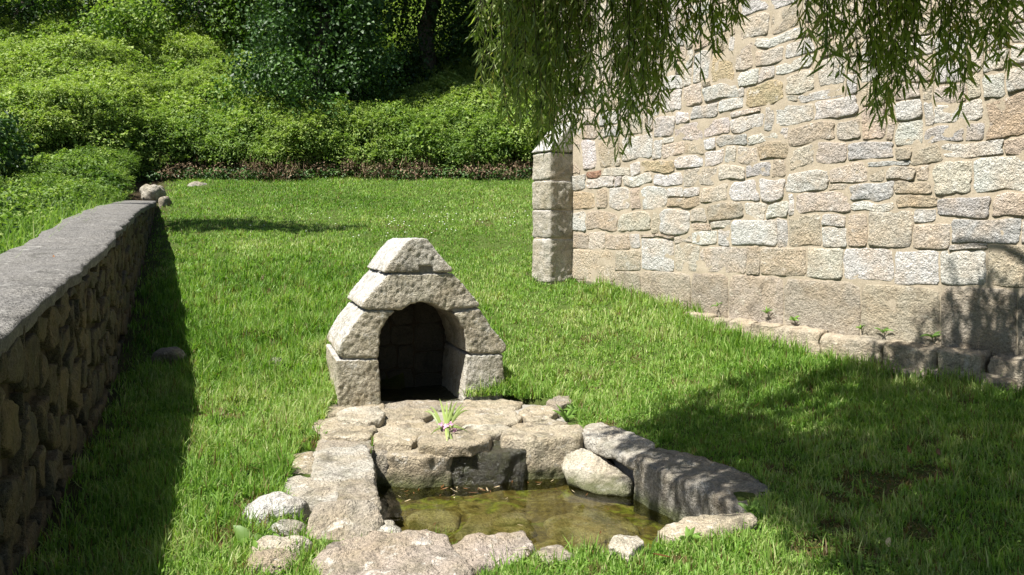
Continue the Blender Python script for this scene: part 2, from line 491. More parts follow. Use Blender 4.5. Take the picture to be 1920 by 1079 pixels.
# ------------------------------------------------------------------ stone packing on wall faces
def pack(U, V, fixed, wr, hr, cell=0.02, gap=1, rs=None, mn=4):
    """fixed: list of (u0,v0,u1,v1,tone); returns rectangles that fill U x V without overlapping"""
    rs = rs or random.Random(5)
    nu, nv = int((U[1] - U[0]) / cell), int((V[1] - V[0]) / cell)
    occ = np.zeros((nv, nu), bool)
    res = []
    for (u0, v0, u1, v1, t) in fixed:
        a, b = int(round((u0 - U[0]) / cell)), int(round((u1 - U[0]) / cell))
        c, d = int(round((v0 - V[0]) / cell)), int(round((v1 - V[0]) / cell))
        a, b, c, d = max(a, 0), min(b, nu), max(c, 0), min(d, nv)
        if b - a < 2 or d - c < 2: continue
        sub = occ[c:d, a:b]
        if sub.mean() > 0.30: continue
        for _ in range(60):
            sub = occ[c:d, a:b]
            if sub.size == 0 or not sub.any(): break
            m = [sub[0].mean(), sub[-1].mean(), sub[:, 0].mean(), sub[:, -1].mean()]
            k = int(np.argmax(m))
            if max(m) == 0: break
            if k == 0: c += 1
            elif k == 1: d -= 1
            elif k == 2: a += 1
            else: b -= 1
        if b - a < 2 or d - c < 2 or occ[c:d, a:b].any(): continue
        occ[c:d, a:b] = True
        res.append((U[0] + a * cell, V[0] + c * cell, U[0] + b * cell, V[0] + d * cell, t))
    if fixed:
        boxes = [[int(round((r_[0] - U[0]) / cell)), int(round((r_[1] - V[0]) / cell)), int(round((r_[2] - U[0]) / cell)), int(round((r_[3] - V[0]) / cell)), r_[4]] for r_ in res]
        for rnd in range(7):
            for bxx in boxes:
                a, c, b, d, _ = bxx
                if a > 0 and not occ[c:d, a - 1].any(): occ[c:d, a - 1] = True; bxx[0] -= 1; a -= 1
                if b < nu and not occ[c:d, b].any(): occ[c:d, b] = True; bxx[2] += 1; b += 1
                if c > 0 and not occ[c - 1, a:b].any(): occ[c - 1, a:b] = True; bxx[1] -= 1; c -= 1
                if d < nv and not occ[d, a:b].any(): occ[d, a:b] = True; bxx[3] += 1
        res = [(U[0] + a * cell, V[0] + c * cell, U[0] + b * cell, V[0] + d * cell, t) for a, c, b, d, t in boxes]
    for r in range(nv):
        c = 0
        while c < nu:
            if occ[r, c]: c += 1; continue
            w = int(rs.uniform(*wr) / cell); h = int(rs.uniform(*hr) / cell)
            b = c
            while b < nu and b - c < w and not occ[r, b]: b += 1
            # absorb slivers
            e = b
            while e < nu and e - b < 4 and not occ[r, e]: e += 1
            if e < nu and occ[r, e] and e - b < 4: b = e
            d = r + 1
            while d < nv and d - r < h and not occ[d, c:b].any(): d += 1
            e = d
            while e < nv and e - d < 3 and not occ[e, c:b].any(): e += 1
            if e < nv and e - d < 3 and occ[e, c:b].any(): d = e
            if b - c >= mn and d - r >= mn:
                res.append((U[0] + c * cell, V[0] + r * cell, U[0] + b * cell, V[0] + d * cell, None))
            occ[r:d, c:b] = True
            c = b
    return res

def face_stone(rect, frame, mat, parent, color, proud, joint, rs, K=20, expo=5.0, jit=0.05, name='stone', tilt=0.03, depth=0.05, warp=0.0, corner=0.0, collect=None):
    u0, v0, u1, v1 = rect[:4]
    cu, cv = (u0 + u1) / 2, (v0 + v1) / 2
    a, b = max((u1 - u0) / 2 - joint, 0.012), max((v1 - v0) / 2 - joint, 0.012)
    seed = rs.random() * 50
    th = np.arange(K) * 2 * math.pi / K + 0.05
    # spread the points along the outline
    c, s = np.cos(th), np.sin(th)
    r = (np.abs(c) ** expo + np.abs(s) ** expo) ** (-1 / expo)
    ou, ov = r * c, r * s
    wob = 1 + jit * 2.2 * pn(np.stack([c * 1.3 + seed, s * 1.3, np.full(K, seed * 1.7)], 1), 1.0) + jit * 1.3 * pn(np.stack([c * 4 + seed, s * 4, np.full(K, 3.0)], 1), 1.0)
    wob = np.minimum(wob, 1.04)
    ou, ov = ou * wob, ov * wob
    cj = [(rs.uniform(0, corner), rs.uniform(0, corner)) for _ in range(4)]
    m0 = min(a, b)
    wu, wv = (ou + 1) / 2, (ov + 1) / 2
    du = (-1) * ((wu * wv) * cj[0][0] + (wu * (1 - wv)) * cj[1][0]) + ((1 - wu) * wv * cj[2][0] + (1 - wu) * (1 - wv) * cj[3][0])
    dv = (-1) * ((wu * wv) * cj[0][1] + ((1 - wu) * wv) * cj[2][1]) + (wu * (1 - wv) * cj[1][1] + (1 - wu) * (1 - wv) * cj[3][1])
    ou, ov = ou * a + du * m0, ov * b + dv * m0
    ta = rs.uniform(-tilt, tilt)
    tu, tv = rs.uniform(-0.25, 0.25), rs.uniform(-0.25, 0.25)
    V, F = [], []
    lev = [(1.0, -depth), (1.0, 0.30), (0.965, 0.80), (0.84, 0.97), (0.48, 1.0)]
    m = min(a, b)
    for k, (sc_, hh) in enumerate(lev):
        ins = (1 - sc_) * m * 0.9
        su = np.maximum(1 - ins / a, sc_ * 0.6) if k < 4 else sc_
        sv = np.maximum(1 - ins / b, sc_ * 0.6) if k < 4 else sc_
        pu, pv = ou * su, ov * sv
        h = np.full(K, hh * proud if k else -depth)
        if k >= 1:
            h = h + proud * (0.85 if k > 1 else 0.25) * fbm(np.stack([pu * 9 + seed, pv * 9, np.full(K, seed)], 1), 1.0, 2) + proud * (tu * pu / a + tv * pv / b) * (k > 1)
        V.append(np.stack([cu + pu * math.cos(ta) - pv * math.sin(ta), cv + pu * math.sin(ta) + pv * math.cos(ta), h], 1))
    V.append(np.array([[cu, cv, proud * (1.05 + 0.3 * rs.uniform(-1, 1))]]))
    V = np.concatenate(V)
    q = []
    L = len(lev)
    for k in range(L - 1):
        for i in range(K):
            j = (i + 1) % K
            q.append((k * K + i, k * K + j, (k + 1) * K + j, (k + 1) * K + i))
    t = [((L - 1) * K + i, (L - 1) * K + (i + 1) % K, L * K) for i in range(K)]
    q3 = np.stack([V[:, 0], V[:, 1], np.zeros(len(V))], 1)
    V[:, 0] += warp * pn(q3, 3.1, 71); V[:, 1] += warp * pn(q3, 3.1, 72)
    W = frame(V)
    if collect is not None:
        collect.append((W, np.array(q), np.array(t)))
        return None
    o = mesh_np(name, W, [np.array(q), np.array(t)], mat, parent, smooth_sh=True)
    o.color = (*color, 1)
    return o

# ------------------------------------------------------------------ chapel
CO = np.array([0.67, 12.56]); CE = np.array([0.591, -0.807]); CN = np.array([-0.807, -0.591])
def chapel_frame(V):
    xy = CO[None] + V[:, :1] * CE[None] + V[:, 2:3] * CN[None]
    return np.concatenate([xy, V[:, 1:2]], 1)
def wall_uv(px, py):
    k = (px - 960) / FPX
    u = (CO[1] * k - CO[0]) / (CE[0] - CE[1] * k)
    d = CO[1] + CE[1] * u
    return u, EYE - (py - HORIZON) / FPX * d

chapel = thing('chapel', 'tall old stone chapel wall of pale coursed rubble with corner buttress', 'chapel', loc=(0, 0, 0))
CU1, CTOP = 9.6, 6.4
def box_frame(u0, u1, v0, v1, h0, h1, name, mat, parent):
    V = chapel_frame(np.array([[u, v, h] for h in (h0, h1) for v in (v0, v1) for u in (u0, u1)]))
    F = [(0, 1, 3, 2), (4, 6, 7, 5), (0, 4, 5, 1), (2, 3, 7, 6), (0, 2, 6, 4), (1, 5, 7, 3)]
    return mesh_py(name, V, F, mat, parent)
# wall body: a gridded mortar face with slight unevenness, and the other sides
un, vn = 130, 90
uu, vv = np.meshgrid(np.linspace(0, CU1, un), np.linspace(-0.6, CTOP, vn))
uu, vv = uu.ravel(), vv.ravel()
hh = 0.002 + 0.012 * fbm(xy3(uu, vv), 4.0, 3, 31)
edge = (uu < 1e-6) | (uu > CU1 - 1e-6)
front = np.stack([uu, vv, np.where(edge, 0, hh)], 1)
idw = np.arange(un * vn).reshape(vn, un)
qw = np.stack([idw[:-1, :-1], idw[:-1, 1:], idw[1:, 1:], idw[1:, :-1]], -1).reshape(-1, 4)
mesh_np('wall', chapel_frame(front), [qw], M['mortar'], chapel, smooth_sh=True)
box_frame(0.0, CU1, -0.6, CTOP, -6.5, -0.02, 'wall_body', M['mortar'], chapel)
# roof out of the picture
Vr = chapel_frame(np.array([[-0.3, CTOP - 0.1, 0.35], [CU1 + .3, CTOP - 0.1, 0.35], [-0.3, CTOP + 4.3, -3.25], [CU1 + .3, CTOP + 4.3, -3.25], [-0.3, CTOP - 0.1, -6.85], [CU1 + .3, CTOP - 0.1, -6.85]]))
mesh_py('roof', Vr, [(0, 1, 3, 2), (2, 3, 5, 4), (0, 2, 4), (1, 5, 3), (0, 4, 5, 1)], M['slate'], chapel)

Z5 = lambda x, y: (960 + x / 3.0, 200 + y / 3.0)
Z6 = lambda x, y: (1420 + x / 3.0, 200 + y / 3.0)
Z4 = lambda x, y: (1400 + x / 3.173, y / 3.173)
Z3 = lambda x, y: (880 + x / 3.174, y / 3.174)
Z7 = lambda x, y: (1160 + x / 2.526, 420 + y / 2.526)
DIG = []
for f, rows in (
    (Z7, [(0,225,105,330,'p'),(108,226,342,380,'p'),(345,233,522,420,'p'),(524,243,782,450,'p'),(784,262,1147,520,'p'),(1150,288,1522,575,'p'),(1525,303,1887,620,'p'),(1889,315,2300,680,'p')]),
    (Z5, [(345,800,577,928,'t'),(578,812,728,928,'d'),(733,742,915,925,'w'),(916,772,1053,928,'c'),(1055,790,1313,945,'c'),(1316,790,1396,950,'t'),
          (345,712,432,802,'t'),(433,712,526,802,'c'),(527,728,663,802,'t'),(663,722,727,805,'w'),(730,722,912,745,'t'),(913,722,1000,773,'c'),(1017,702,1158,788,'w'),(1158,698,1235,788,'w'),(1237,643,1488,785,'w'),
          (343,598,415,714,'w'),(416,592,593,693,'t'),(594,582,783,715,'c'),(783,598,826,718,'t'),(829,578,1003,721,'w'),(1001,563,1103,655,'c'),(1108,552,1298,643,'d'),(1315,556,1428,638,'w'),(1428,548,1504,636,'w'),(1003,653,1117,690,'t'),(1118,653,1230,690,'c'),
          (352,478,473,594,'o'),(473,478,537,594,'t'),(537,463,664,576,'w'),(666,453,725,572,'t'),(725,447,879,572,'w'),(881,453,942,512,'w'),(886,512,1055,580,'b'),(1062,443,1229,552,'c'),(1229,418,1380,549,'w'),(1383,397,1520,543,'w'),
          (346,378,418,478,'g'),(425,406,580,468,'w'),(581,416,618,458,'g'),(618,392,784,448,'w'),(785,367,954,444,'w'),(963,347,1155,444,'c'),(1160,332,1314,418,'c'),(1320,317,1449,408,'g'),(1452,297,1540,390,'t'),
          (418,357,511,404,'r'),(511,352,664,396,'c'),(672,328,727,387,'w'),(727,303,917,378,'o'),(915,278,1069,364,'w'),(1076,243,1194,339,'w'),(1194,243,1254,328,'w'),(1256,223,1390,324,'c'),
          (346,213,393,377,'t'),(393,233,484,357,'w'),(484,233,595,352,'t'),(635,203,790,328,'w'),(791,243,854,298,'w'),(856,213,964,288,'c'),(967,215,1075,275,'t'),
          (1045,188,1143,243,'w'),(1147,153,1304,224,'g'),(1326,148,1449,213,'w'),(1242,58,1424,145,'w'),(1086,58,1238,152,'w'),(937,108,1078,214,'g'),(918,33,992,106,'w'),(822,43,918,146,'g'),(1198,18,1343,60,'c'),(1400,20,1470,145,'g')]),
    (Z6, [(18,783,274,960,'t'),(276,792,482,972,'c'),(486,792,770,989,'w'),(771,809,1048,1009,'w'),(1048,809,1284,1014,'w'),(1288,783,1560,1028,'t'),(1563,790,1800,1030,'c'),
          (0,638,110,783,'w'),(114,638,179,772,'g'),(179,617,360,780,'t'),(352,613,430,673,'w'),(365,674,503,790,'w'),(503,598,620,790,'t'),(621,583,882,795,'c'),(883,590,1010,658,'w'),(885,660,1095,806,'c'),(1110,630,1495,772,'g'),(1093,772,1284,812,'g'),(1496,640,1700,775,'w'),
          (0,513,264,637,'c'),(274,483,509,606,'c'),(512,437,784,529,'g'),(786,413,909,503,'t'),(733,503,1012,586,'b'),(541,527,720,588,'w'),(1012,503,1317,649,'g'),(1318,498,1500,630,'t'),
          (0,398,138,543,'w'),(131,352,405,509,'w'),(411,318,624,434,'c'),(624,347,709,424,'t'),(711,332,899,416,'c'),(901,327,973,398,'t'),(926,318,1229,504,'c'),(1226,272,1510,499,'w'),
          (0,318,72,408,'w'),(72,287,236,388,'t'),(236,257,324,349,'c'),(316,193,504,344,'c'),(506,193,755,309,'g'),(622,309,809,347,'g'),(776,213,862,266,'t'),(861,222,1054,329,'t'),(1060,187,1392,294,'w'),(766,157,909,214,'w'),
          (181,98,434,279,'t'),(0,198,184,309,'b'),(436,73,584,204,'c'),(584,88,654,189,'t'),(926,108,1164,216,'g'),(1168,112,1249,182,'g'),(1076,43,1259,115,'w'),(1261,22,1505,160,'b'),(1400,162,1505,262,'t'),
          (100,0,304,112,'w'),(316,0,500,72,'w'),(321,72,434,124,'c')]),
    (Z4, [(16,137,139,229,'c'),(145,117,239,194,'t'),(95,202,264,268,'w'),(50,262,234,389,'c'),(231,247,329,339,'w'),(76,386,179,474,'w'),(176,342,334,444,'w'),(231,422,429,554,'c'),(0,417,79,504,'w'),(26,457,229,620,'o'),(356,507,539,594,'w'),(431,412,534,494,'w')]),
    (Z3, [(1437,377,1579,509,'o'),(1571,427,1718,524,'w'),(1381,357,1484,444,'w'),(1586,337,1694,419,'c'),(1386,497,1564,594,'w'),(1336,587,1484,709,'g'),(1481,572,1594,669,'w'),(1281,542,1394,624,'c'),(1176,597,1279,674,'w'),(1121,687,1229,794,'g'),(1226,662,1314,749,'w')]),
):
    for (x0, y0, x1, y1, t) in rows:
        pa = f(x0, y0); pb = f(x1, y1)
        ua = wall_uv(pa[0], 0)[0]; ub = wall_uv(pb[0], 0)[0]
        mid = (pa[0] + pb[0]) / 2
        DIG.append((ua, wall_uv(mid, pb[1])[1], ub, wall_uv(mid, pa[1])[1], t))
TONES = {'w': (0.49, 0.475, 0.44), 'g': (0.39, 0.38, 0.36), 't': (0.40, 0.345, 0.27), 'c': (0.445, 0.405, 0.34), 'b': (0.37, 0.30, 0.215),
         'd': (0.33, 0.30, 0.235), 'o': (0.40, 0.325, 0.215), 'r': (0.18, 0.085, 0.06), 'p': (0.33, 0.29, 0.23)}
rs = random.Random(21)
rects = pack((0.02, 7.6), (-0.1, 5.3), DIG, (0.24, 0.62), (0.17, 0.28), 0.02, rs=rs)
cand = []
for r in rects:
    u0, v0, u1, v1, t = r
    um, vm = (u0 + u1) / 2, (v0 + v1) / 2
    d = CO[1] + CE[1] * um
    px = 960 + FPX * (CO[0] + CE[0] * um) / d
    py = HORIZON - FPX * (vm - EYE) / d
    if v1 < float(ground(CO[0] + CE[0] * um, d)[0]) - 0.05: continue
    area = (u1 - u0) * (v1 - v0) / d / d
    seen = -15 < py and px < 1935 and not (px < 1240 and py < 190) and not (1530 < px and py < 70)
    cand.append((0 if seen else 1, -area, r))
cand.sort(key=lambda c: (c[0], c[1]))
loose = []
nst = 0
for (hid, na, r) in cand:
    u0, v0, u1, v1, t = r
    um, vm = (u0 + u1) / 2, (v0 + v1) / 2
    tone = t or rs.choice('wwwwccccgttw' if vm > 1 else 'ctp')
    j = rs.uniform(0.82, 1.18) if tone == 'p' else rs.uniform(0.9, 1.1)
    cc = tuple(min(0.8, c * j * rs.uniform(0.97, 1.03)) for c in TONES[tone])
    big = (u1 - u0) * (v1 - v0) > 0.06
    col_ = loose if nst >= 292 else None
    if tone == 'p':
        face_stone(r, chapel_frame, M['plinth_stone'], chapel, cc, rs.uniform(0.012, 0.026), 0.006, rs, expo=16, jit=0.01, K=28, tilt=0.003, collect=col_)
    elif vm < 1.75 and big:
        face_stone(r, chapel_frame, M['chapel_stone'], chapel, cc, rs.uniform(0.007, 0.016), rs.uniform(0.001, 0.004), rs, expo=20, jit=0.03, K=36, tilt=0.012, corner=0.06, warp=0.02, collect=col_)
    else:
        face_stone(r, chapel_frame, M['chapel_stone'], chapel, cc, rs.uniform(0.006, 0.018), rs.uniform(0.000, 0.005), rs, expo=rs.choice([9, 14, 20]), jit=0.06, K=34 if big else 26, tilt=0.03, warp=0.05, corner=0.18, collect=col_)
    nst += 1
if loose:
    Vs = np.concatenate([w for w, _, _ in loose])
    of = np.cumsum([0] + [len(w) for w, _, _ in loose])
    lo = mesh_np('small_stones', Vs, [np.concatenate([q + o for (_, q, _), o in zip(loose, of)]), np.concatenate([t + o for (_, _, t), o in zip(loose, of)])], M['chapel_stone'], chapel, smooth_sh=True)
    lo.color = (0.47, 0.43, 0.36, 1); lo['kind'] = 'stuff'
print('chapel stones', nst)

# buttress: a stack of worn blocks on the corner, weathered top
buttress = bpy.data.objects.new('buttress', None); col.objects.link(buttress); buttress.parent = chapel
ZB = [0.95, 1.62, 2.05, 2.50, 2.92]
def butt_block(v0, v1, a, b, inset_top=0.0):
    g = 0.006
    bot = chapel_frame(np.array([[a, v0 + g, 0.0], [b, v0 + g, 0.0], [b, v0 + g, 0.45], [a, v0 + g, 0.45]]))
    top = chapel_frame(np.array([[a, v1 - g, 0.0], [b, v1 - g, 0.0], [b, v1 - g, 0.45 - inset_top], [a, v1 - g, 0.45 - inset_top]]))
    V, F = prism(top, bot)
    c = random.choice([(0.42, 0.385, 0.315), (0.39, 0.36, 0.305), (0.45, 0.415, 0.355)])
    return rock('stone', V, F, M['fountain_stone'], buttress, 0.02, 2, 0.010, 12, 0.012, color=c)
for k in range(4):
    butt_block(ZB[k], ZB[k + 1], 0.0 + random.uniform(-.01, .01), 0.45 + random.uniform(-.012, .012))
V, F = prism(chapel_frame(np.array([[0, 3.42, 0.0], [0.45, 3.42, 0.0], [0.45, 3.36, 0.07], [0, 3.36, 0.07]])),
             chapel_frame(np.array([[0, 2.93, 0.0], [0.45, 2.93, 0.0], [0.46, 2.93, 0.47], [-0.01, 2.93, 0.47]])))
rock('weathering_stone', V, F, M['fountain_stone'], buttress, 0.02, 2, 0.010, 12, 0.012, color=(0.52, 0.50, 0.45))
box_frame(0.02, 0.43, 0.6, 2.9, 0.0, 0.43, 'core', M['mortar'], buttress)
# corner stones of the wall above the buttress
for k in range(8):
    z0 = 3.45 + k * 0.32
    if z0 > 5.9: break

# ledge of footing stones along the chapel
ledge = thing('footing_ledge', 'low rough ledge of footing stones along the chapel base', 'ledge')
LED = [(Z7, 365, 388, 492, 425), (Z7, 440, 412, 565, 450), (Z7, 560, 420, 690, 470), (Z7, 688, 436, 802, 490), (Z7, 800, 456, 1022, 520), (Z7, 1000, 488, 1128, 600),
       (Z7, 1095, 505, 1312, 610), (Z7, 1310, 530, 1572, 632), (Z7, 1575, 556, 1787, 662), (Z7, 1790, 590, 2010, 670), (Z7, 1310, 632, 1542, 690), (Z7, 1542, 642, 1765, 700), (Z7, 1770, 665, 1960, 730), (Z7, 2015, 610, 2260, 730)]
for (f, x0, y0, x1, y1) in LED:
    pa, pb = f(x0, y0), f(x1, y1)
    ua, ub = wall_uv(pa[0] - 4, 0)[0], wall_uv(pb[0] - 4, 0)[0]
    mid = (pa[0] + pb[0]) / 2
    zt = wall_uv(mid, pa[1])[1] * 0.94 + 0.02
    zb = wall_uv(mid, pb[1])[1] * 0.9 - 0.25
    zt -= 0.05
    o1 = 0.22 if y0 < 628 else 0.30
    o1 += random.uniform(-0.04, 0.04)
    if y0 > 628: zt -= 0.02
    T = chapel_frame(np.array([[ua + .01, zt, 0.01], [ub - .01, zt + random.uniform(-.02, .02), 0.01], [ub - .01, zt - .02, o1], [ua + .01, zt - .02, o1 + random.uniform(-.04, .04)]]))
    B = chapel_frame(np.array([[ua, zb, 0.01], [ub, zb, 0.01], [ub, zb, o1 + .03], [ua, zb, o1 + .03]]))
    V, F = prism(T, B)
    rock('stone', V, F, M['plinth_stone'], ledge, 0.024, 2, 0.014, 12, 0.03, color=random.choice([(0.36, 0.31, 0.23), (0.32, 0.28, 0.215), (0.40, 0.345, 0.26)]))

# ------------------------------------------------------------------ low wall
low_wall = thing('low_wall', 'long low rubble wall in shade with a flat grey coping', 'wall')
WD = np.array([-0.371, 0.928]); WNr = np.array([0.928, 0.371]); W0 = np.array([-1.24, 1.0])
WL = 18.6
def zt_of(y): return np.interp(y, [0, 1, 3.5, 4.85, 6.4, 7.87, 10.5, 13, 18, 20], [0.98, 1.04, 1.19, 1.305, 1.42, 1.57, 1.88, 2.11, 2.46, 2.6])
def low_frame(V):
    xy = W0[None] + V[:, :1] * WD[None] + V[:, 2:3] * WNr[None]
    zb = ground(xy[:, 0], xy[:, 1])
    y = W0[1] + V[:, 0] * WD[1]
    zb = ground(W0[0] + V[:, 0] * WD[0], y)
    return np.concatenate([xy, (zb + V[:, 1])[:, None]], 1)
# core
ts = np.linspace(0, WL, 60)
Vc, Fc = [], []
for t in ts:
    c = W0 + WD * t
    zt = float(zt_of(c[1])) - 0.05; zb = float(ground(c[0:1], c[1:2])[0]) - 0.5
    for (o, z) in ((-0.03, zb), (-0.05, zt), (-0.60, zt), (-0.62, zb)):
        p = c + WNr * o
        Vc.append((p[0], p[1], z))
for k in range(len(ts) - 1):
    for i in range(4):
        j = (i + 1) % 4
        Fc.append((k * 4 + i, k * 4 + j, k * 4 + 4 + j, k * 4 + 4 + i))
Fc += [(0, 1, 2, 3), tuple(len(Vc) - 4 + i for i in (3, 2, 1, 0))]
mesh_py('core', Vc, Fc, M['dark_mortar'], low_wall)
rs = random.Random(8)
rects = pack((1.2, WL - 0.05), (-0.12, 1.5), [], (0.24, 0.62), (0.15, 0.38), 0.02, rs=rs)
nw = 0
for r in rects:
    u0, v0, u1, v1, _ = r
    c = W0 + WD * (u0 + u1) / 2
    H = float(zt_of(c[1]) - ground(c[0:1], c[1:2])[0]) - 0.055
    v1 = min(v1, H)
    if v1 - v0 < 0.05: continue
    if u0 > 11 and (u1 - u0) * (v1 - v0) < 0.02: continue
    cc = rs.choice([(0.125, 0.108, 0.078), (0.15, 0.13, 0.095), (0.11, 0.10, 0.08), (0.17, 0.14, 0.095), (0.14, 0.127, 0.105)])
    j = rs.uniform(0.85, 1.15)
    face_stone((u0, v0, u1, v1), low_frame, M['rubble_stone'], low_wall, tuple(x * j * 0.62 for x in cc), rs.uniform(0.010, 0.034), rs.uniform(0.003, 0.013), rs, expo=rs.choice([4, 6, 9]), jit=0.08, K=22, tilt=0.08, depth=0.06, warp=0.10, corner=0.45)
    nw += 1
print('low wall stones', nw)
# coping: a poured cement slab with an uneven lip
tn = 150
tc_ = np.linspace(-1.0, WL + 0.05, tn)
cs = [(-0.70, -0.07), (-0.705, -0.005), (-0.66, 0.008), (-0.45, 0.012), (-0.2, 0.012), (-0.01, 0.008), (0.022, -0.006), (0.015, -0.08)]
Vk = []
for k, (o, dz) in enumerate(cs):
    p = W0[None] + WD[None] * tc_[:, None]
    q = np.stack([tc_, np.full(tn, o), np.zeros(tn)], 1)
    w = 0.045 * fbm(q * [1, 0.5, 1], 1.6, 4, 41 + (k > 4) * 7) * (1 if (k < 3 or k > 4) else 0)
    pp = p + WNr[None] * (o + w)[:, None]
    z = zt_of(p[:, 1]) + dz + 0.012 * fbm(q, 0.8, 3, 51)
    if k == 7: z = z + 0.03 * fbm(q, 3.0, 2, 61)
    Vk.append(np.stack([pp[:, 0], pp[:, 1], z], 1))
Vk = np.stack(Vk, 1)
nk = len(cs)
idk = np.arange(tn * nk).reshape(tn, nk)
qk = np.stack([idk[:-1, :-1], idk[:-1, 1:], idk[1:, 1:], idk[1:, :-1]], -1).reshape(-1, 4)
mesh_np('coping', Vk.reshape(-1, 3), [qk, idk[:1], idk[-1:, ::-1]], M['coping'], low_wall, smooth_sh=False)

# ------------------------------------------------------------------ fountain
FA = np.array([-1.63, 7.62]); FR = np.array([0.954, 0.30]); FB = np.array([-0.30, 0.954]); FD = 1.30
def fsz(px, py):
    k = (px - 960) / FPX
    s = (FA[1] * k - FA[0]) / (FR[0] - FR[1] * k)
    d = FA[1] + FR[1] * s
    return s, EYE - (py - HORIZON) / FPX * d
def fpt(s, z, b):
    p = FA + FR * s + FB * b
    return (p[0], p[1], z)
fountain = thing('fountain', 'small gabled granite fountain house with an arched dark opening', 'fountain')
def fblock(name, pts, b0, b1, color, parent=None, voxel=0.0145, mat=None, shrink=0.0, amp=0.007, big=0.010):
    P = [fsz(*p) for p in pts]
    T = [fpt(s, z, b0) for s, z in P]; B = [fpt(s, z, b1) for s, z in P]
    V, F = prism(T, B)
    return rock(name, V, F, mat or M['fountain_stone'], parent or fountain, voxel, 1, amp, 24, big, color=color)
G1, G2, G3, G4 = (0.43, 0.39, 0.305), (0.42, 0.375, 0.285), (0.45, 0.42, 0.355), (0.47, 0.45, 0.405)
arch = lambda a, r=84, cx=793, cy=652: (cx + r * math.cos(math.radians(a)), cy - r * 1.04 * math.sin(math.radians(a)))
fblock('jamb_stone', [(634, 800), (633, 720), (630, 676), (709, 674), (713, 700), (717, 800)], -0.002, FD - 0.05, G2)
fblock('jamb_stone', [(876, 666), (943, 665), (945, 700), (941, 790), (866, 790), (871, 720)], -0.002, FD - 0.05, G3)
fblock('haunch_stone', [(641, 672), (632, 664), (636, 652), (664, 606), (684, 583), (744, 583), arch(135), arch(150), arch(165), (709, 671)], 0.0, FD, G2)
fblock('haunch_stone', [(877, 662), arch(8), arch(22), arch(38), arch(47), (897, 578), (924, 618), (949, 648), (948, 658), (938, 663)], 0.0, FD, G1)
fblock('arch_stone', [(690, 581), (676, 577), (681, 566), (727, 514), (849, 513), (870, 536), (899, 571), (897, 576), (852, 578), arch(56, 78), arch(75, 81), arch(92, 83), arch(108, 82), arch(122, 80), (742, 580)], -0.01, FD - 0.02, G1)
capP = [(719, 511), (728, 495), (752, 466), (766, 449), (778, 446), (800, 449), (812, 462), (838, 494), (848, 506), (846, 510), (812, 510), (811, 498), (786, 499), (785, 511)]
fblock('cap_stone', capP, -0.015, 0.60, G3)
capQ = [(719, 511), (728, 497), (752, 467), (766, 451), (777, 447), (800, 448), (812, 462), (838, 494), (848, 508), (846, 511)]
fblock('cap_stone', capQ, 0.615, FD + 0.03, G4)
# mortar core behind the joints and back wall of the niche
coreP = [(643, 800), (643, 680), (644, 662), (688, 578), (731, 516), (778, 456), (799, 456), (843, 516), (893, 580), (937, 656), (935, 800), (880, 800), (884, 660)]
coreP += [arch(a, 88) for a in (10, 25, 40, 55, 70, 90, 110, 125, 140, 155, 170)] + [(702, 668), (706, 800)]
P = [fsz(*p) for p in coreP]
V, F = prism([fpt(s, z, 0.024) for s, z in P], [fpt(s, z, FD - 0.05) for s, z in P])
mesh_py('mortar_core', V, F, M['grey_mortar'], fountain)
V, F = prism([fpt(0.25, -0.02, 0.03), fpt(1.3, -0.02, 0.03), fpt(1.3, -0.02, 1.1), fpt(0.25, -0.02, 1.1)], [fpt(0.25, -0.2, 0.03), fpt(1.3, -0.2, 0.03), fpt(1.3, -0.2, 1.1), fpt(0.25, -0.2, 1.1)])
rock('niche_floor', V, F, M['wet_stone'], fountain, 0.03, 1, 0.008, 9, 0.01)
rs = random.Random(3)
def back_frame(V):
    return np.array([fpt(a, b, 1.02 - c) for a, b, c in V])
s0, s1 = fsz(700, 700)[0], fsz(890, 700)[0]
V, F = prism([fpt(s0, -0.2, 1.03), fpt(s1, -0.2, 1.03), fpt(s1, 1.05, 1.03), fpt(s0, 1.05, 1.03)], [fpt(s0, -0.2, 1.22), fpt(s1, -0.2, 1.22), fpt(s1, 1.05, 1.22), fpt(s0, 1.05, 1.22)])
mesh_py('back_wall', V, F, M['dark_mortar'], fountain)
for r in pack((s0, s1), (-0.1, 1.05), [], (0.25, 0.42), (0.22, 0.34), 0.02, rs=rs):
    face_stone(r, back_frame, M['niche_shade_stone'], fountain, (0.065, 0.06, 0.046), 0.02, 0.006, rs, expo=6, jit=0.04, K=16, name='back_stone', tilt=0.02, depth=0.01)  # base colour darkened to stand in for the niche's shade

# ------------------------------------------------------------------ basin and paving stones
basin = thing('spring_basin', 'sunken rectangular stone basin with paved ledge in front of the fountain', 'basin')
FOOT = []      # outlines grass keeps clear of
def slab(pts, zbot, color, mat='basin_stone', name='stone', parent=None, voxel=0.018, its=2, amp=0.013, big=0.014, foot=True, freq=11, fat=0.024):
    T = [atz(px, py, z) for px, py, z in pts]
    T = [(g_[0], g_[1], p[2]) for g_, p in zip(grow(T, fat), T)]
    B = [(p[0], p[1], zbot) for p in T]
    V, F = prism(T, B)
    if foot: FOOT.append([(p[0], p[1]) for p in T])
    return rock(name, V, F, M[mat], parent or basin, voxel, its, amp, freq, big, color=color)
C1, C2, C3, C4, C5 = (0.41, 0.355, 0.265), (0.35, 0.30, 0.22), (0.40, 0.375, 0.325), (0.30, 0.265, 0.215), (0.46, 0.42, 0.34)
z_ = lambda z, pts: [(a, b, z) for a, b in pts]
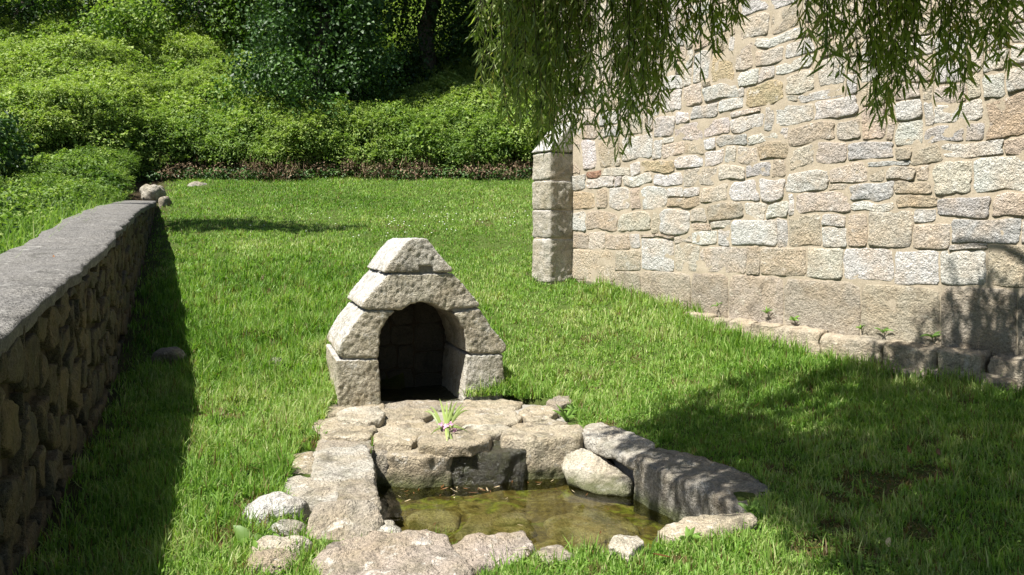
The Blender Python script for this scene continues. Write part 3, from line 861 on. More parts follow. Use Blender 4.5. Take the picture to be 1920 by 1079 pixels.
# paving in front of the arch
slab(z_(0.10, [(632, 772), (660, 762), (708, 763), (718, 772), (714, 784), (690, 789), (640, 782)]), 0.02, C5, name='paving_stone')
slab(z_(0.055, [(588, 800), (600, 784), (640, 779), (690, 786), (700, 803), (694, 817), (612, 818)]), -0.16, C1, name='paving_stone')
slab(z_(0.04, [(716, 772), (725, 766), (800, 764), (812, 774), (790, 784), (718, 786)]), -0.1, C2, name='paving_stone')
slab(z_(0.035, [(702, 805), (712, 792), (722, 786), (790, 786), (800, 800), (786, 816), (772, 828), (704, 826)]), -0.06, C1, name='paving_stone')
slab(z_(0.045, [(788, 815), (800, 792), (850, 784), (890, 798), (916, 815), (912, 826), (880, 834), (790, 832)]), -0.06, C2, name='paving_stone')
slab(z_(0.05, [(850, 790), (862, 770), (900, 763), (955, 766), (976, 780), (968, 790), (920, 797), (872, 795)]), -0.1, C1, name='paving_stone')
slab(z_(0.05, [(870, 800), (880, 794), (940, 795), (957, 800), (950, 808), (900, 812)]), -0.06, C5, name='paving_stone')
slab(z_(0.06, [(976, 772), (985, 763), (1030, 760), (1040, 770), (1030, 782), (995, 788)]), -0.1, C1, name='paving_stone')
slab(z_(0.04, [(960, 800), (975, 792), (1025, 787), (1060, 792), (1050, 802), (970, 806)]), -0.1, C2, name='paving_stone')
slab(z_(0.09, [(1028, 752), (1045, 742), (1066, 742), (1070, 752), (1050, 760)]), -0.05, C4, name='paving_stone')
slab(z_(0.005, [(712, 775), (715, 755), (770, 752), (868, 750), (872, 764), (800, 768)]), -0.12, C4, name='threshold_stone')
slab(z_(0.015, [(868, 768), (872, 750), (945, 748), (978, 752), (972, 764), (900, 766)]), -0.12, C1, name='paving_stone')
slab(z_(0.02, [(606, 782), (616, 762), (660, 757), (718, 756), (716, 768), (640, 776)]), -0.12, C2, name='paving_stone')
# bedding under the paving
bed = [atz(*p) for p in ((596, 836, -0.015), (610, 770, -0.015), (720, 750, -0.015), (1040, 758, -0.015), (1096, 800, -0.015), (1070, 812, -0.015), (980, 826, -0.015), (700, 830, -0.015))]
V, F = prism(bed, [(p[0], p[1], -0.5) for p in bed])
rock('mortar_bed', V, F, M['grey_mortar'], basin, 0.03, 2, 0.01, 8, 0.012)
FOOT.append([(p[0], p[1]) for p in bed])
# back wall of the basin
slab(z_(-0.02, [(688, 846), (692, 832), (728, 832), (727, 849)]), -0.55, C4, foot=False)
slab(z_(-0.035, [(728, 853), (730, 834), (838, 834), (842, 852), (790, 856)]), -0.55, C2, foot=False)
slab(z_(-0.03, [(842, 850), (845, 832), (985, 826), (984, 842), (930, 848)]), -0.55, C4, 'wet_stone', foot=False, amp=0.012, freq=14)
slab(z_(0.055, [(944, 818), (946, 804), (1000, 798), (1086, 797), (1094, 806), (1084, 816), (1000, 821)]), -0.55, C1, voxel=0.02, its=5)
# right side
lean_top = [at(1050, 872, 6.22), at(1060, 850, 6.30), at(1086, 836, 6.34), at(1120, 848, 6.26), at(1154, 870, 6.10), at(1184, 898, 5.92), at(1180, 924, 5.82), at(1120, 926, 5.86), at(1064, 904, 6.06)]
V, F = prism(lean_top, [(p[0] + 0.10, p[1] + 0.22, p[2] - 0.30) for p in lean_top])
rock('stone', V, F, M['basin_stone'], basin, 0.018, 4, 0.010, 11, 0.012, color=C5)
slab([(1094, 812, 0.06), (1098, 798, 0.07), (1124, 793, 0.08), (1175, 806, 0.09), (1226, 826, 0.09), (1222, 846, 0.05), (1196, 866, 0.0), (1176, 860, 0.0), (1140, 838, 0.02), (1112, 826, 0.03)], -0.07, C3, voxel=0.02, its=3, name='rim_stone')
slab([(1192, 862, 0.02), (1204, 846, 0.06), (1236, 836, 0.06), (1330, 860, 0.06), (1400, 888, 0.05), (1444, 916, 0.04), (1432, 936, 0.03), (1396, 954, 0.0), (1340, 926, 0.01), (1285, 900, 0.02), (1230, 878, 0.02)], -0.55, (0.27, 0.25, 0.215), voxel=0.020, its=2, name='rim_stone')
mo = [at(1128, 838, 6.30), at(1168, 846, 6.16), at(1206, 866, 6.02), at(1206, 915, 5.92), at(1176, 912, 6.0), at(1150, 868, 6.2)]
V, F = prism(mo, [(p[0] + 0.12, p[1] + 0.2, p[2] - 0.1) for p in mo])
rock('mortar_fill', V, F, M['grey_mortar'], basin, 0.016, 2, 0.008, 12, 0.008)
slab([(1236, 990, 0.03), (1290, 970, 0.06), (1350, 961, 0.08), (1406, 956, 0.09), (1416, 974, 0.07), (1350, 996, 0.05), (1290, 1010, 0.04)], -0.5, C1, name='rim_stone')
slab(z_(0.06, [(1146, 1020), (1160, 1004), (1195, 1000), (1204, 1012), (1180, 1036)]), -0.5, C5, name='rim_stone')
slab(z_(0.05, [(1008, 1034), (1020, 1022), (1050, 1022), (1074, 1036), (1062, 1048), (1020, 1046)]), -0.5, C4, name='rim_stone')
# left side
slab(z_(0.02, [(594, 844), (600, 822), (650, 820), (692, 822), (698, 840), (640, 846)]), -0.4, C4, name='rim_stone')
FOOT.append([atz(*p)[:2] for p in ((586, 1036, 0.0), (640, 1012, 0.0), (742, 990, 0.0), (752, 1012, 0.0), (620, 1046, 0.0), (590, 1060, 0.0))])
slab(z_(0.015, [(544, 884), (550, 852), (586, 846), (592, 884)]), -0.2, C2, name='rim_stone')
slab([(588, 888, 0.03), (592, 846, 0.03), (630, 836, 0.03), (684, 836, 0.04), (696, 852, 0.05), (702, 890, 0.05), (650, 896, 0.05), (610, 892, 0.04)], -0.55, C3, name='rim_stone')
slab([(530, 930, 0.03), (540, 896, 0.03), (600, 892, 0.05), (636, 898, 0.05), (640, 944, 0.05), (600, 950, 0.04), (560, 945, 0.03)], -0.4, C3, name='rim_stone')
slab([(636, 940, 0.06), (640, 902, 0.06), (690, 893, 0.07), (702, 905, 0.07), (716, 945, 0.05), (700, 958, 0.04), (650, 955, 0.05)], -0.55, C4, name='rim_stone')
slab([(586, 950, 0.12), (600, 938, 0.14), (680, 936, 0.14), (700, 945, 0.12), (716, 975, 0.06), (690, 1000, 0.02), (640, 1018, -0.02), (584, 1036, -0.06), (576, 1000, 0.02)], -0.4, C4, name='rim_stone')
slab([(674, 992, 0.02), (690, 976, 0.05), (730, 974, 0.05), (748, 992, 0.02), (740, 1010, 0.0), (690, 1012, 0.0)], -0.5, C3, name='rim_stone')
slab([(596, 1050, 0.05), (620, 1020, 0.09), (700, 1003, 0.12), (796, 992, 0.13), (832, 1004, 0.12), (846, 1030, 0.10), (876, 1062, 0.08), (890, 1120, 0.06), (760, 1170, 0.04), (610, 1150, 0.02)], -0.5, (0.33, 0.28, 0.235), name='rim_stone', voxel=0.016, amp=0.016, big=0.022)
slab([(842, 1022, 0.08), (880, 1004, 0.10), (930, 1000, 0.10), (974, 992, 0.11), (992, 1018, 0.08), (980, 1044, 0.05), (900, 1062, 0.05), (862, 1052, 0.06)], -0.5, (0.33, 0.28, 0.24), name='rim_stone', voxel=0.016, amp=0.016, big=0.02)
bed2 = [atz(*p) for p in ((534, 936, -0.01), (548, 852, -0.01), (600, 840, -0.01), (694, 838, -0.01), (706, 900, -0.01), (712, 960, -0.01), (740, 1000, -0.01), (700, 1020, -0.02), (590, 1040, -0.03), (566, 990, -0.02))]
V, F = prism(bed2, [(p[0], p[1], -0.5) for p in bed2])
rock('mortar_bed', V, F, M['grey_mortar'], basin, 0.03, 2, 0.01, 8, 0.012)
FOOT.append([(p[0], p[1]) for p in bed2])
# earth under the front edge is held by a course of hidden footing stones
for (xa, ya, xb, yb) in ((-0.1, 4.02, 0.45, 4.18), (0.45, 4.06, 1.0, 4.28), (0.95, 4.2, 1.42, 4.55)):
    V, F = prism([(xa, ya, -0.03), (xb, ya + 0.1, -0.03), (xb, yb, -0.06), (xa, yb, -0.06)], [(xa, ya, -0.6), (xb, ya + 0.1, -0.6), (xb, yb, -0.6), (xa, yb, -0.6)])
    rock('footing_stone', V, F, M['basin_stone'], basin, 0.03, 3, 0.012, 9, 0.02, color=C4)

# loose boulders by the basin
def boulder(name, px, py, z, wx, hz, wy, label, color, mat='basin_stone', d=None, seed=1, cat='boulder', voxel=0.02, group=None):
    c = Vector(atz(px, py, z)) if d is None else Vector(at(px, py, d))
    if d is not None: c.z = min(c.z, float(ground(c.x, c.y)[0]) + hz * 0.55)
    rr = random.Random(seed)
    bm = bmesh.new()
    bmesh.ops.create_icosphere(bm, subdivisions=2, radius=1)
    vs = []
    for v in bm.verts:
        q = v.co.copy()
        q = Vector([math.copysign(abs(t) ** 0.75, t) for t in q])
        vs.append((c.x + q.x * wx, c.y + q.y * wy, c.z + q.z * hz))
    fs = [[v.index for v in f.verts] for f in bm.faces]
    bm.free()
    k_ = max(wx, wy)
    o = rock(name, vs, fs, M[mat], None, voxel, 1, 0.09 * k_, 3.0 / k_ ** 0.8, 0.28 * k_, seed=seed * 13, color=tuple(q * 0.85 for q in color))
    tag(o, label, cat, group)
    return o
boulder('boulder', 514, 968, 0.02, 0.19, 0.11, 0.13, 'large rounded pale grey boulder left of the basin', (0.58, 0.57, 0.54), seed=3)
boulder('boulder', 542, 1000, 0.0, 0.115, 0.08, 0.09, 'small mossy grey boulder tucked against the large pale one', (0.44, 0.43, 0.38), seed=5)
boulder('boulder', 530, 1042, 0.0, 0.145, 0.085, 0.10, 'flat pale cream stone below the grey boulders', (0.55, 0.50, 0.41), seed=7)
boulder('boulder', 512, 1078, -0.02, 0.13, 0.09, 0.10, 'brown stone at the bottom edge below the cream stone', (0.36, 0.30, 0.22), seed=9)
boulder('boulder', 286, 356, 0, 0.22, 0.24, 0.30, 'jagged upright rock at the far end of the low wall', (0.46, 0.42, 0.35), d=18.9, seed=11, voxel=0.03)
boulder('boulder', 309, 386, 0, 0.10, 0.2, 0.25, 'rough stone jutting out beside the far wall end', (0.30, 0.27, 0.21), d=18.3, seed=12, voxel=0.04)
boulder('boulder', 371, 352, 0, 0.26, 0.13, 0.25, 'low flat grey rock on the far lawn below the brambles', (0.42, 0.40, 0.36), d=21.3, seed=14, voxel=0.04)
c = ground(np.array([-2.62]), np.array([8.9]))[0]
boulder('cut_stone', 517, 640, 0, 0.11, 0.08, 0.08, 'small squared stone half buried in the grass left of the fountain', (0.30, 0.29, 0.26), d=8.8, seed=17, cat='stone')
boulder('stone', 316, 634, 0, 0.17, 0.10, 0.12, 'dark stone at the edge of the wall shadow', (0.26, 0.23, 0.18), d=8.9, seed=19, cat='stone')

# water
def water_mat():
    m, n, l = nt('spring_water')
    fr = n.new('ShaderNodeFresnel'); fr.inputs[0].default_value = 1.33
    tc = n.new('ShaderNodeTexCoord')
    nn = noise_n(n, l, tc.outputs['Object'], 9, 3, 0.5, 0.5)
    bp = n.new('ShaderNodeBump'); bp.inputs['Strength'].default_value = 0.10; bp.inputs['Distance'].default_value = 0.02
    l.new(nn, bp.inputs['Height'])
    g = n.new('ShaderNodeBsdfGlossy'); g.inputs['Roughness'].default_value = 0.02
    l.new(bp.outputs[0], g.inputs['Normal']); l.new(bp.outputs[0], fr.inputs['Normal'])
    t = n.new('ShaderNodeBsdfTransparent'); t.inputs[0].default_value = (0.60, 0.59, 0.38, 1)
    mx = n.new('ShaderNodeMixShader')
    l.new(fr.outputs[0], mx.inputs[0]); l.new(t.outputs[0], mx.inputs[1]); l.new(g.outputs[0], mx.inputs[2])
    o = n.new('ShaderNodeOutputMaterial'); l.new(mx.outputs[0], o.inputs[0])
    return m
def floor_mat():
    m, n, l = nt('basin_floor_silt')
    tc = n.new('ShaderNodeTexCoord'); v = tc.outputs['Object']
    a = noise_n(n, l, v, 3.4, 7, 0.72, 0.9); b_ = noise_n(n, l, v, 20, 6, 0.78); g = noise_n(n, l, v, 3.7, 5, 0.6, 0.9)
    r = ramp(n, [(0.30, (0.065, 0.042, 0.012)), (0.45, (0.115, 0.092, 0.034)), (0.56, (0.18, 0.155, 0.085)), (0.70, (0.32, 0.30, 0.22))]); l.new(a, r.inputs[0])
    rgm = ramp(n, [(0.54, (0, 0, 0)), (0.60, (1, 1, 1))]); l.new(g, rgm.inputs[0])
    c = mixc(n, l, math_n(n, l, 'MULTIPLY', rgm.outputs[0], 0.75), r.outputs[0], (0.20, 0.25, 0.045))
    rb = ramp(n, [(0.38, (0.25, 0.25, 0.25)), (0.6, (1.35, 1.35, 1.35))]); l.new(b_, rb.inputs[0])
    c = mixc(n, l, 0.8, c, rb.outputs[0], 'MULTIPLY')
    b = n.new('ShaderNodeBsdfPrincipled'); l.new(c, b.inputs['Base Color']); b.inputs['Roughness'].default_value = 0.9
    o = n.new('ShaderNodeOutputMaterial'); l.new(b.outputs[0], o.inputs[0])
    return m
WZ = -0.27
def sheet(name, poly, z, mat, amp=0.0, step=0.05):
    xs = [p[0] for p in poly]; ys = [p[1] for p in poly]
    X, Y = np.meshgrid(np.arange(min(xs) - .15, max(xs) + .15, step), np.arange(min(ys) - .15, max(ys) + .15, step))
    ny_, nx_ = X.shape
    Z = z + amp * fbm(xy3(X.ravel(), Y.ravel()), 3.0, 3, 77)
    ii = np.arange(nx_ * ny_).reshape(ny_, nx_)
    q = np.stack([ii[:-1, :-1], ii[:-1, 1:], ii[1:, 1:], ii[1:, :-1]], -1).reshape(-1, 4)
    ctr = np.stack([X.ravel(), Y.ravel()], 1)[q].mean(1)
    q = q[inside(grow(poly, 0.12), ctr[:, 0], ctr[:, 1])]
    return mesh_np(name, np.stack([X.ravel(), Y.ravel(), Z], 1), [q], mat, smooth_sh=True)
fl = sheet('basin_floor', BASIN_IN, -0.345, floor_mat(), 0.03)
tag(fl, 'silt and algae covered floor of the basin under the water', 'basin floor', kind='structure')
wt = sheet('water', BASIN_IN, WZ, water_mat(), 0.0, 0.2)
tag(wt, 'shallow clear brownish spring water filling the basin', 'water', kind='structure')
# flat slabs lying on the basin floor
for k, pts in enumerate(([(850, 990), (880, 955), (985, 945), (1010, 985), (930, 1010)], [(1015, 962), (1090, 938), (1180, 955), (1210, 985), (1120, 1000), (1030, 995)], [(755, 955), (800, 938), (868, 945), (860, 975), (770, 980)])):
    T = [atz(px, py, WZ) for px, py in pts]
    T = [(p[0], p[1], -0.305) for p in T]
    V, F = prism(T, [(p[0], p[1], -0.42) for p in T])
    rock('floor_slab', V, F, M['floor_stone'], basin, 0.03, 3, 0.008, 8, 0.012, color=(0.36, 0.34, 0.27))


# ------------------------------------------------------------------ vegetation helpers
def atg(px, py, off=0.0):
    """where the sight line through a pixel of the photograph meets the ground"""
    d = np.arange(2.5, 60, 0.02)
    x = (px - 960) / FPX * d
    z = EYE - (py - HORIZON) / FPX * d
    g = ground(x, d) + off
    k = np.argmax(z <= g)
    return np.array([x[k], d[k], g[k]])

def unit(v):
    return v / np.maximum(np.linalg.norm(v, axis=-1, keepdims=True), 1e-9)

def cards(pos, axis, normal, L, W, fold=0.25, droop=0.0):
    """folded diamond leaves: 4 verts, 2 triangles each"""
    side = unit(np.cross(axis, normal))
    n = len(pos)
    L = L[:, None]; W = W[:, None]
    mid = pos + axis * L * 0.42
    a = mid + side * W * 0.5 + normal * W * fold
    b = mid - side * W * 0.5 + normal * W * fold
    tip = pos + axis * L - normal * L * droop
    V = np.stack([pos, a, tip, b], 1).reshape(-1, 3)
    i = np.arange(n)[:, None] * 4
    F = np.concatenate([i + np.array([[0, 1, 2]]), i + np.array([[0, 2, 3]])])
    return V, F

def rand_dir(n):
    return unit(rng.normal(size=(n, 3)))

def leaf_clumps(centers, radii, per_area, size, up=0.5, hemi=True, flat=0.8, tint_c=None, depth=0.45, jit=0.16):
    """leaves around clump centres, thicker toward the outside; returns arrays"""
    P, A, N, L, T = [], [], [], [], []
    for k in range(len(centers)):
        r = radii[k]
        n = max(6, int(per_area * r * r))
        d = rand_dir(n)
        if hemi: d[:, 2] = np.where(d[:, 2] < -0.35, -d[:, 2], d[:, 2])
        rr = r * (1 - depth * rng.random(n) ** 2) * (1 + 0.22 * pn(d * 2.2 + k * 3.1, 1.0))
        p = centers[k] + d * rr[:, None] * np.array([1, 1, flat])
        nr = unit(d * 0.55 + rng.normal(size=(n, 3)) * 0.45 + np.array([0, 0, up]))
        ax = unit(np.cross(nr, rng.normal(size=(n, 3))) + np.array([0, 0, -0.15]))
        P.append(p); A.append(ax); N.append(nr)
        L.append(size * rng.uniform(0.6, 1.35, n))
        t0 = 0.5 if tint_c is None else tint_c[k]
        T.append(np.clip(t0 + jit * rng.normal(size=n) + 0.12 * d[:, 2], 0, 1))
    return map(np.concatenate, (P, A, N, L, T))

def foliage(name, centers, radii, per_area, size, mat, parent=None, wide=0.62, **kw):
    P, A, N, L, T = leaf_clumps(np.asarray(centers), np.asarray(radii), per_area, size, **kw)
    V, F = cards(P, A, N, L, L * wide, 0.2, 0.1)
    return mesh_np(name, V, [F], mat, parent, tint=np.repeat(T, 4))

def blades(base, L, lean, az, W, tint, bend=0.5):
    n = len(base)
    dirh = np.stack([np.cos(az), np.sin(az), np.zeros(n)], 1)
    side = np.stack([-np.sin(az), np.cos(az), np.zeros(n)], 1)
    tw = rng.uniform(-0.9, 0.9, n)[:, None]
    side = unit(side + dirh * tw)
    up = np.array([0, 0, 1.0])
    lm = (L * 0.55)[:, None]
    mid = base + up * lm * np.cos(lean * 0.5)[:, None] + dirh * lm * np.sin(lean * 0.5)[:, None]
    l2 = (L * 0.5)[:, None]
    a2 = lean * (1 + bend)
    tip = mid + up * l2 * np.cos(a2)[:, None] + dirh * l2 * np.sin(a2)[:, None]
    w = W[:, None] * 0.5
    V = np.stack([base - side * w, base + side * w, mid + side * w * 0.85, mid - side * w * 0.85, tip], 1).reshape(-1, 3)
    i = np.arange(n)[:, None] * 5
    T = np.stack([tint, tint, tint, tint, np.where(tint > 0.14, np.clip(tint + 0.06, 0, 1), tint)], 1).ravel()
    return V, i + np.array([[0, 1, 2, 3]]), i + np.array([[3, 2, 4]]), T

# ------------------------------------------------------------------ lawn
CH_POLY = [tuple(chapel_frame(np.array([[u, 0, h]]))[0, :2]) for u, h in ((-0.05, 0.0), (0.0, 0.46), (0.46, 0.46), (0.46, 0.02), (3.0, 0.02), (3.0, 0.24), (9.6, 0.30), (9.6, -6), (-0.05, -6))]
FO_POLY = [fpt(s, 0, b)[:2] for s, b in ((0.0, 0.0), (1.53, 0.0), (1.53, FD), (0.0, FD))]
BARE = [(430, 556, .22), (512, 552, .22), (430, 783, .16), (1640, 908, .26), (1752, 893, .22), (1565, 997, .16), (1742, 840, .12), (1630, 935, .15), (745, 430, .25), (910, 420, .3), (540, 880, .12), (400, 1030, .14), (500, 815, .1), (330, 545, .1)]
rb_ = random.Random(77)
for _ in range(120):
    BARE.append((rb_.uniform(350, 1850), rb_.uniform(380, 1060), rb_.uniform(0.05, 0.15)))
BARE = [(atg(a, b)[:2], r) for a, b, r in BARE]
TALL = [(480, 700, .9, .10), (560, 620, 1.0, .08), (600, 800, .4, .08), (390, 640, .7, .09), (450, 560, 1.3, .07), (1130, 520, .9, .10), (1250, 570, .9, .10), (1420, 640, .9, .08), (1600, 690, .8, .05), (960, 740, .4, .09), (1100, 770, .35, .07), (360, 920, .45, .05), (560, 480, 1.6, .05), (1440, 640, .5, .08), (1750, 700, .7, .08), (330, 560, .8, .06)]
TALL += [(1330, 600, .35, .09), (1480, 650, .35, .09), (1620, 690, .35, .10), (1760, 715, .35, .10), (1880, 740, .35, .10), (1190, 545, .4, .08), (1000, 760, .25, .07), (640, 770, .25, .07), (540, 890, .2, .06), (450, 980, .25, .05)]
TALL = [(atg(a, b)[:2], r, h) for a, b, r, h in TALL]
def lawn(n, y0, y1, pw):
    """blade roots between two distances"""
    y = y0 + (y1 - y0) * rng.random(n) ** pw
    x = rng.uniform(-1, 1, n) * (0.64 * y + 0.5)
    x = np.where(x < WALL_X0(y), WALL_X0(y) + rng.random(n) * (0.64 * y + 0.5 - WALL_X0(y)), x)
    return x, y
xs, ys = [], []
for (n, a, b, pw) in ((300000, 3.2, 8.6, 1.0), (195000, 8.6, 14.0, 1.0), (200000, 14.0, 22.8, 1.0)):
    x, y = lawn(n, a, b, pw); xs.append(x); ys.append(y)
# extra blades hugging the stones and walls
for (n, cx, cy, r) in ((500, 1150, 1030, .35), (900, 980, 1075, .3), (2200, 620, 760, .3), (1800, 960, 745, .25), (1500, 1380, 930, .3), (2500, 1100, 505, .8), (1200, 530, 900, .2), (1500, 1300, 1030, .35), (1200, 1070, 785, .2)):
    c = atg(cx, cy)
    xs.append(c[0] + r * rng.normal(size=n) * 0.6); ys.append(c[1] + r * rng.normal(size=n) * 0.6)
x = np.concatenate(xs); y = np.concatenate(ys)
# tussocks of longer grass
tus = []
for _ in range(1100):
    q = rb_.random()
    a_, b_ = (rb_.uniform(330, 640), rb_.uniform(440, 900)) if q < 0.45 else ((rb_.uniform(900, 1650), rb_.uniform(480, 760)) if q < 0.75 else (rb_.uniform(350, 1900), rb_.uniform(700, 1079)))
    tus.append(atg(a_, b_)[:2])
tus = np.array(tus)
tx = np.repeat(tus[:, 0], 34) + rng.normal(size=1100 * 34) * 0.028; ty = np.repeat(tus[:, 1], 34) + rng.normal(size=1100 * 34) * 0.028
n_reg = len(x)
x = np.concatenate([x, tx]); y = np.concatenate([y, ty])
long_ = np.concatenate([np.zeros(n_reg), np.ones(len(tx))])
okm = (x > WALL_X0(y) + 0.02) & (y < bank_edge(x) + 0.25) & (y > 2.9)
okm &= ~inside(CH_POLY, x, y) & ~inside(FO_POLY, x, y) & ~inside(grow(BASIN_IN, 0.09), x, y)
for f in FOOT:
    okm &= ~inside(grow(f, -0.02), x, y)
x, y, long_ = x[okm], y[okm], long_[okm]
p = xy3(x, y)
n1 = fbm(p, 0.8, 2, 3); n2 = fbm(p, 3.2, 2, 4); n3 = pn(p, 9.0, 6)
keepm = n2 * 0.6 + n3 * 0.5 + rng.random(len(x)) > 0.14
bare = np.zeros(len(x))
for c, r in BARE:
    bare = np.maximum(bare, np.exp(-((x - c[0]) ** 2 + (y - c[1]) ** 2) / (r * r)) * (0.75 + 0.5 * n3))
keepm &= (bare < 0.55) | (rng.random(len(x)) < 0.35)
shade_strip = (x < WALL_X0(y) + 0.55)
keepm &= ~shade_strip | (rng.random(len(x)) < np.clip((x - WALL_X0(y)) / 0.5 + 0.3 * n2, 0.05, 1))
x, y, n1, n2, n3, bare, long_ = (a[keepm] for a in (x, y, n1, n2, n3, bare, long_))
L = 0.050 + 0.022 * n1 + 0.030 * n2
for c, r, h in TALL:
    L = L + h * np.exp(-((x - c[0]) ** 2 + (y - c[1]) ** 2) / (r * r)) * (0.75 + 0.6 * n2)
L = L + 0.035 * smooth(15, 10, y) * (1 - 0.75 * smooth(-0.6, 0.4, x) * smooth(2.6, 1.6, x + 0.25 * (y - 8))) + 0.02 * smooth(13, 18, y)
L = L * 0.84 + long_ * 0.055
L = np.clip(L * rng.uniform(0.55, 1.5, len(x)), 0.02, 0.24)
L = np.where(bare > 0.5, np.minimum(L, 0.045), L)
n4 = fbm(xy3(x, y), 0.35, 2, 8)
tint = np.clip(0.56 + 0.16 * n1 + 0.20 * n2 + 0.30 * n4 + 0.17 * rng.normal(size=len(x)), 0.18, 0.98)
dead = (rng.random(len(x)) < 0.05 + 0.28 * smooth(0.3, 0.8, n3 + 0.6 * n2)) | ((bare > 0.45) & (rng.random(len(x)) < 0.85))
tint = np.where(dead, rng.uniform(0.0, 0.11, len(x)), tint)
W = (0.0046 + 0.00060 * y) * rng.uniform(0.7, 1.4, len(x))
base = np.stack([x, y, ground(x, y) - 0.008], 1)
lean = np.abs(rng.normal(0.60, 0.45, len(x))) + np.where(bare > 0.5, 0.6, 0)
az = rng.uniform(0, 2 * math.pi, len(x)) 
V, Q, Tt, TT = blades(base, L, lean, az, W, tint)
g = mesh_np('lawn_grass', V, [Q, Tt], M['grass'], tint=TT)
tag(g, 'sunlit green lawn grass sloping up behind the fountain', 'grass', kind='stuff')
print('blades', len(x))

# clover and small weeds in the lawn
cn = 5200
cx_, cy_ = lawn(cn, 3.2, 9.5, 1.0)
nn = fbm(xy3(cx_, cy_), 1.3, 2, 15)
okc = (nn > 0.22) & (cx_ > WALL_X0(cy_) + 0.3) & ~inside(CH_POLY, cx_, cy_) & ~inside(FO_POLY, cx_, cy_) & ~inside(grow(BASIN_IN, 0.1), cx_, cy_)
for f in FOOT: okc &= ~inside(f, cx_, cy_)
cx_, cy_ = cx_[okc], cy_[okc]
cx_ = np.repeat(cx_, 7) + rng.normal(size=len(cx_) * 7) * 0.03; cy_ = np.repeat(cy_, 7) + rng.normal(size=len(cy_) * 7) * 0.03
n = len(cx_)
P = np.stack([cx_, cy_, ground(cx_, cy_) + rng.uniform(0.02, 0.06, n)], 1)
N = unit(rng.normal(size=(n, 3)) * 0.3 + np.array([0, 0, 1])); A = unit(np.cross(N, rng.normal(size=(n, 3))))
V, F = cards(P, A, N, rng.uniform(0.014, 0.028, n), rng.uniform(0.012, 0.024, n))
g = mesh_np('clover_patch', V, [F], M['grass'], tint=np.repeat(np.clip(rng.normal(0.55, 0.12, n), 0.2, 1), 4))
tag(g, 'clover and tiny broad leaved weeds growing through the near lawn', 'clover', kind='stuff')

# ------------------------------------------------------------------ bramble bank
def clump_collection(name, mat, nvar=7, nleaf=900, size=0.098, wide=0.52, up=0.65, flat=0.8, hemi=True, depth=0.5):
    c = bpy.data.collections.new(name)
    for k in range(nvar):
        P, A, N, L, T = leaf_clumps(np.zeros((1, 3)), np.array([1.0]), nleaf, size, up=up, hemi=hemi, flat=flat, depth=depth, tint_c=np.array([0.5]))
        # a few shoots reach out of the clump
        m = nleaf // 7
        sh = rand_dir(7); sh[:, 2] = np.abs(sh[:, 2]) + 0.25; sh = unit(sh)
        for j in range(7):
            t = rng.random(m // 2) * 0.45 + 0.85
            pp = sh[j] * t[:, None] * np.array([1, 1, flat]) + rng.normal(size=(len(t), 3)) * 0.035
            pp[:, 2] -= (t - 0.85) ** 2 * 0.5
            nr = unit(rng.normal(size=(len(t), 3)) * 0.5 + np.array([0, 0, 0.8]))
            P = np.concatenate([P, pp]); N = np.concatenate([N, nr]); A = np.concatenate([A, unit(np.cross(nr, rng.normal(size=(len(t), 3))))])
            L = np.concatenate([L, size * rng.uniform(0.6, 1.1, len(t))]); T = np.concatenate([T, np.clip(rng.normal(0.68, 0.1, len(t)), 0, 1)])
        V, F = cards(P, A, N, L, L * wide, 0.2, 0.12)
        o = mesh_np(name + '_clump', V, [F], mat, tint=np.repeat(T, 4))
        col.objects.unlink(o); c.objects.link(o)
    return c

def scatter(name, pos, scale, ctint, coll, label, cat):
    n = len(pos)
    me = bpy.data.meshes.new(name)
    me.vertices.add(n); me.vertices.foreach_set('co', np.ascontiguousarray(pos, dtype=np.float32).ravel())
    for nm, val in (('csize', scale), ('ctint', ctint), ('crot', rng.uniform(0, 6.283, n))):
        a = me.attributes.new(nm, 'FLOAT', 'POINT'); a.data.foreach_set('value', np.ascontiguousarray(val, dtype=np.float32))
    me.update()
    o = bpy.data.objects.new(name, me); col.objects.link(o)
    ng = bpy.data.node_groups.new(name + '_nodes', 'GeometryNodeTree')
    ng.interface.new_socket('Geometry', in_out='INPUT', socket_type='NodeSocketGeometry')
    ng.interface.new_socket('Geometry', in_out='OUTPUT', socket_type='NodeSocketGeometry')
    N_ = ng.nodes; L_ = ng.links
    gi, go = N_.new('NodeGroupInput'), N_.new('NodeGroupOutput')
    ci = N_.new('GeometryNodeCollectionInfo'); ci.inputs[0].default_value = coll
    ci.inputs[1].default_value = True; ci.inputs[2].default_value = True
    ip = N_.new('GeometryNodeInstanceOnPoints'); ip.inputs['Pick Instance'].default_value = True
    def attr(nm):
        q = N_.new('GeometryNodeInputNamedAttribute'); q.data_type = 'FLOAT'; q.inputs[0].default_value = nm
        return q.outputs[0]
    cx = N_.new('ShaderNodeCombineXYZ'); L_.new(attr('crot'), cx.inputs[2])
    L_.new(gi.outputs[0], ip.inputs['Points']); L_.new(ci.outputs[0], ip.inputs['Instance'])
    L_.new(cx.outputs[0], ip.inputs['Rotation']); L_.new(attr('csize'), ip.inputs['Scale'])
    L_.new(ip.outputs[0], go.inputs[0])
    o.modifiers.new('scatter', 'NODES').node_group = ng
    tag(o, label, cat, kind='stuff')
    return o

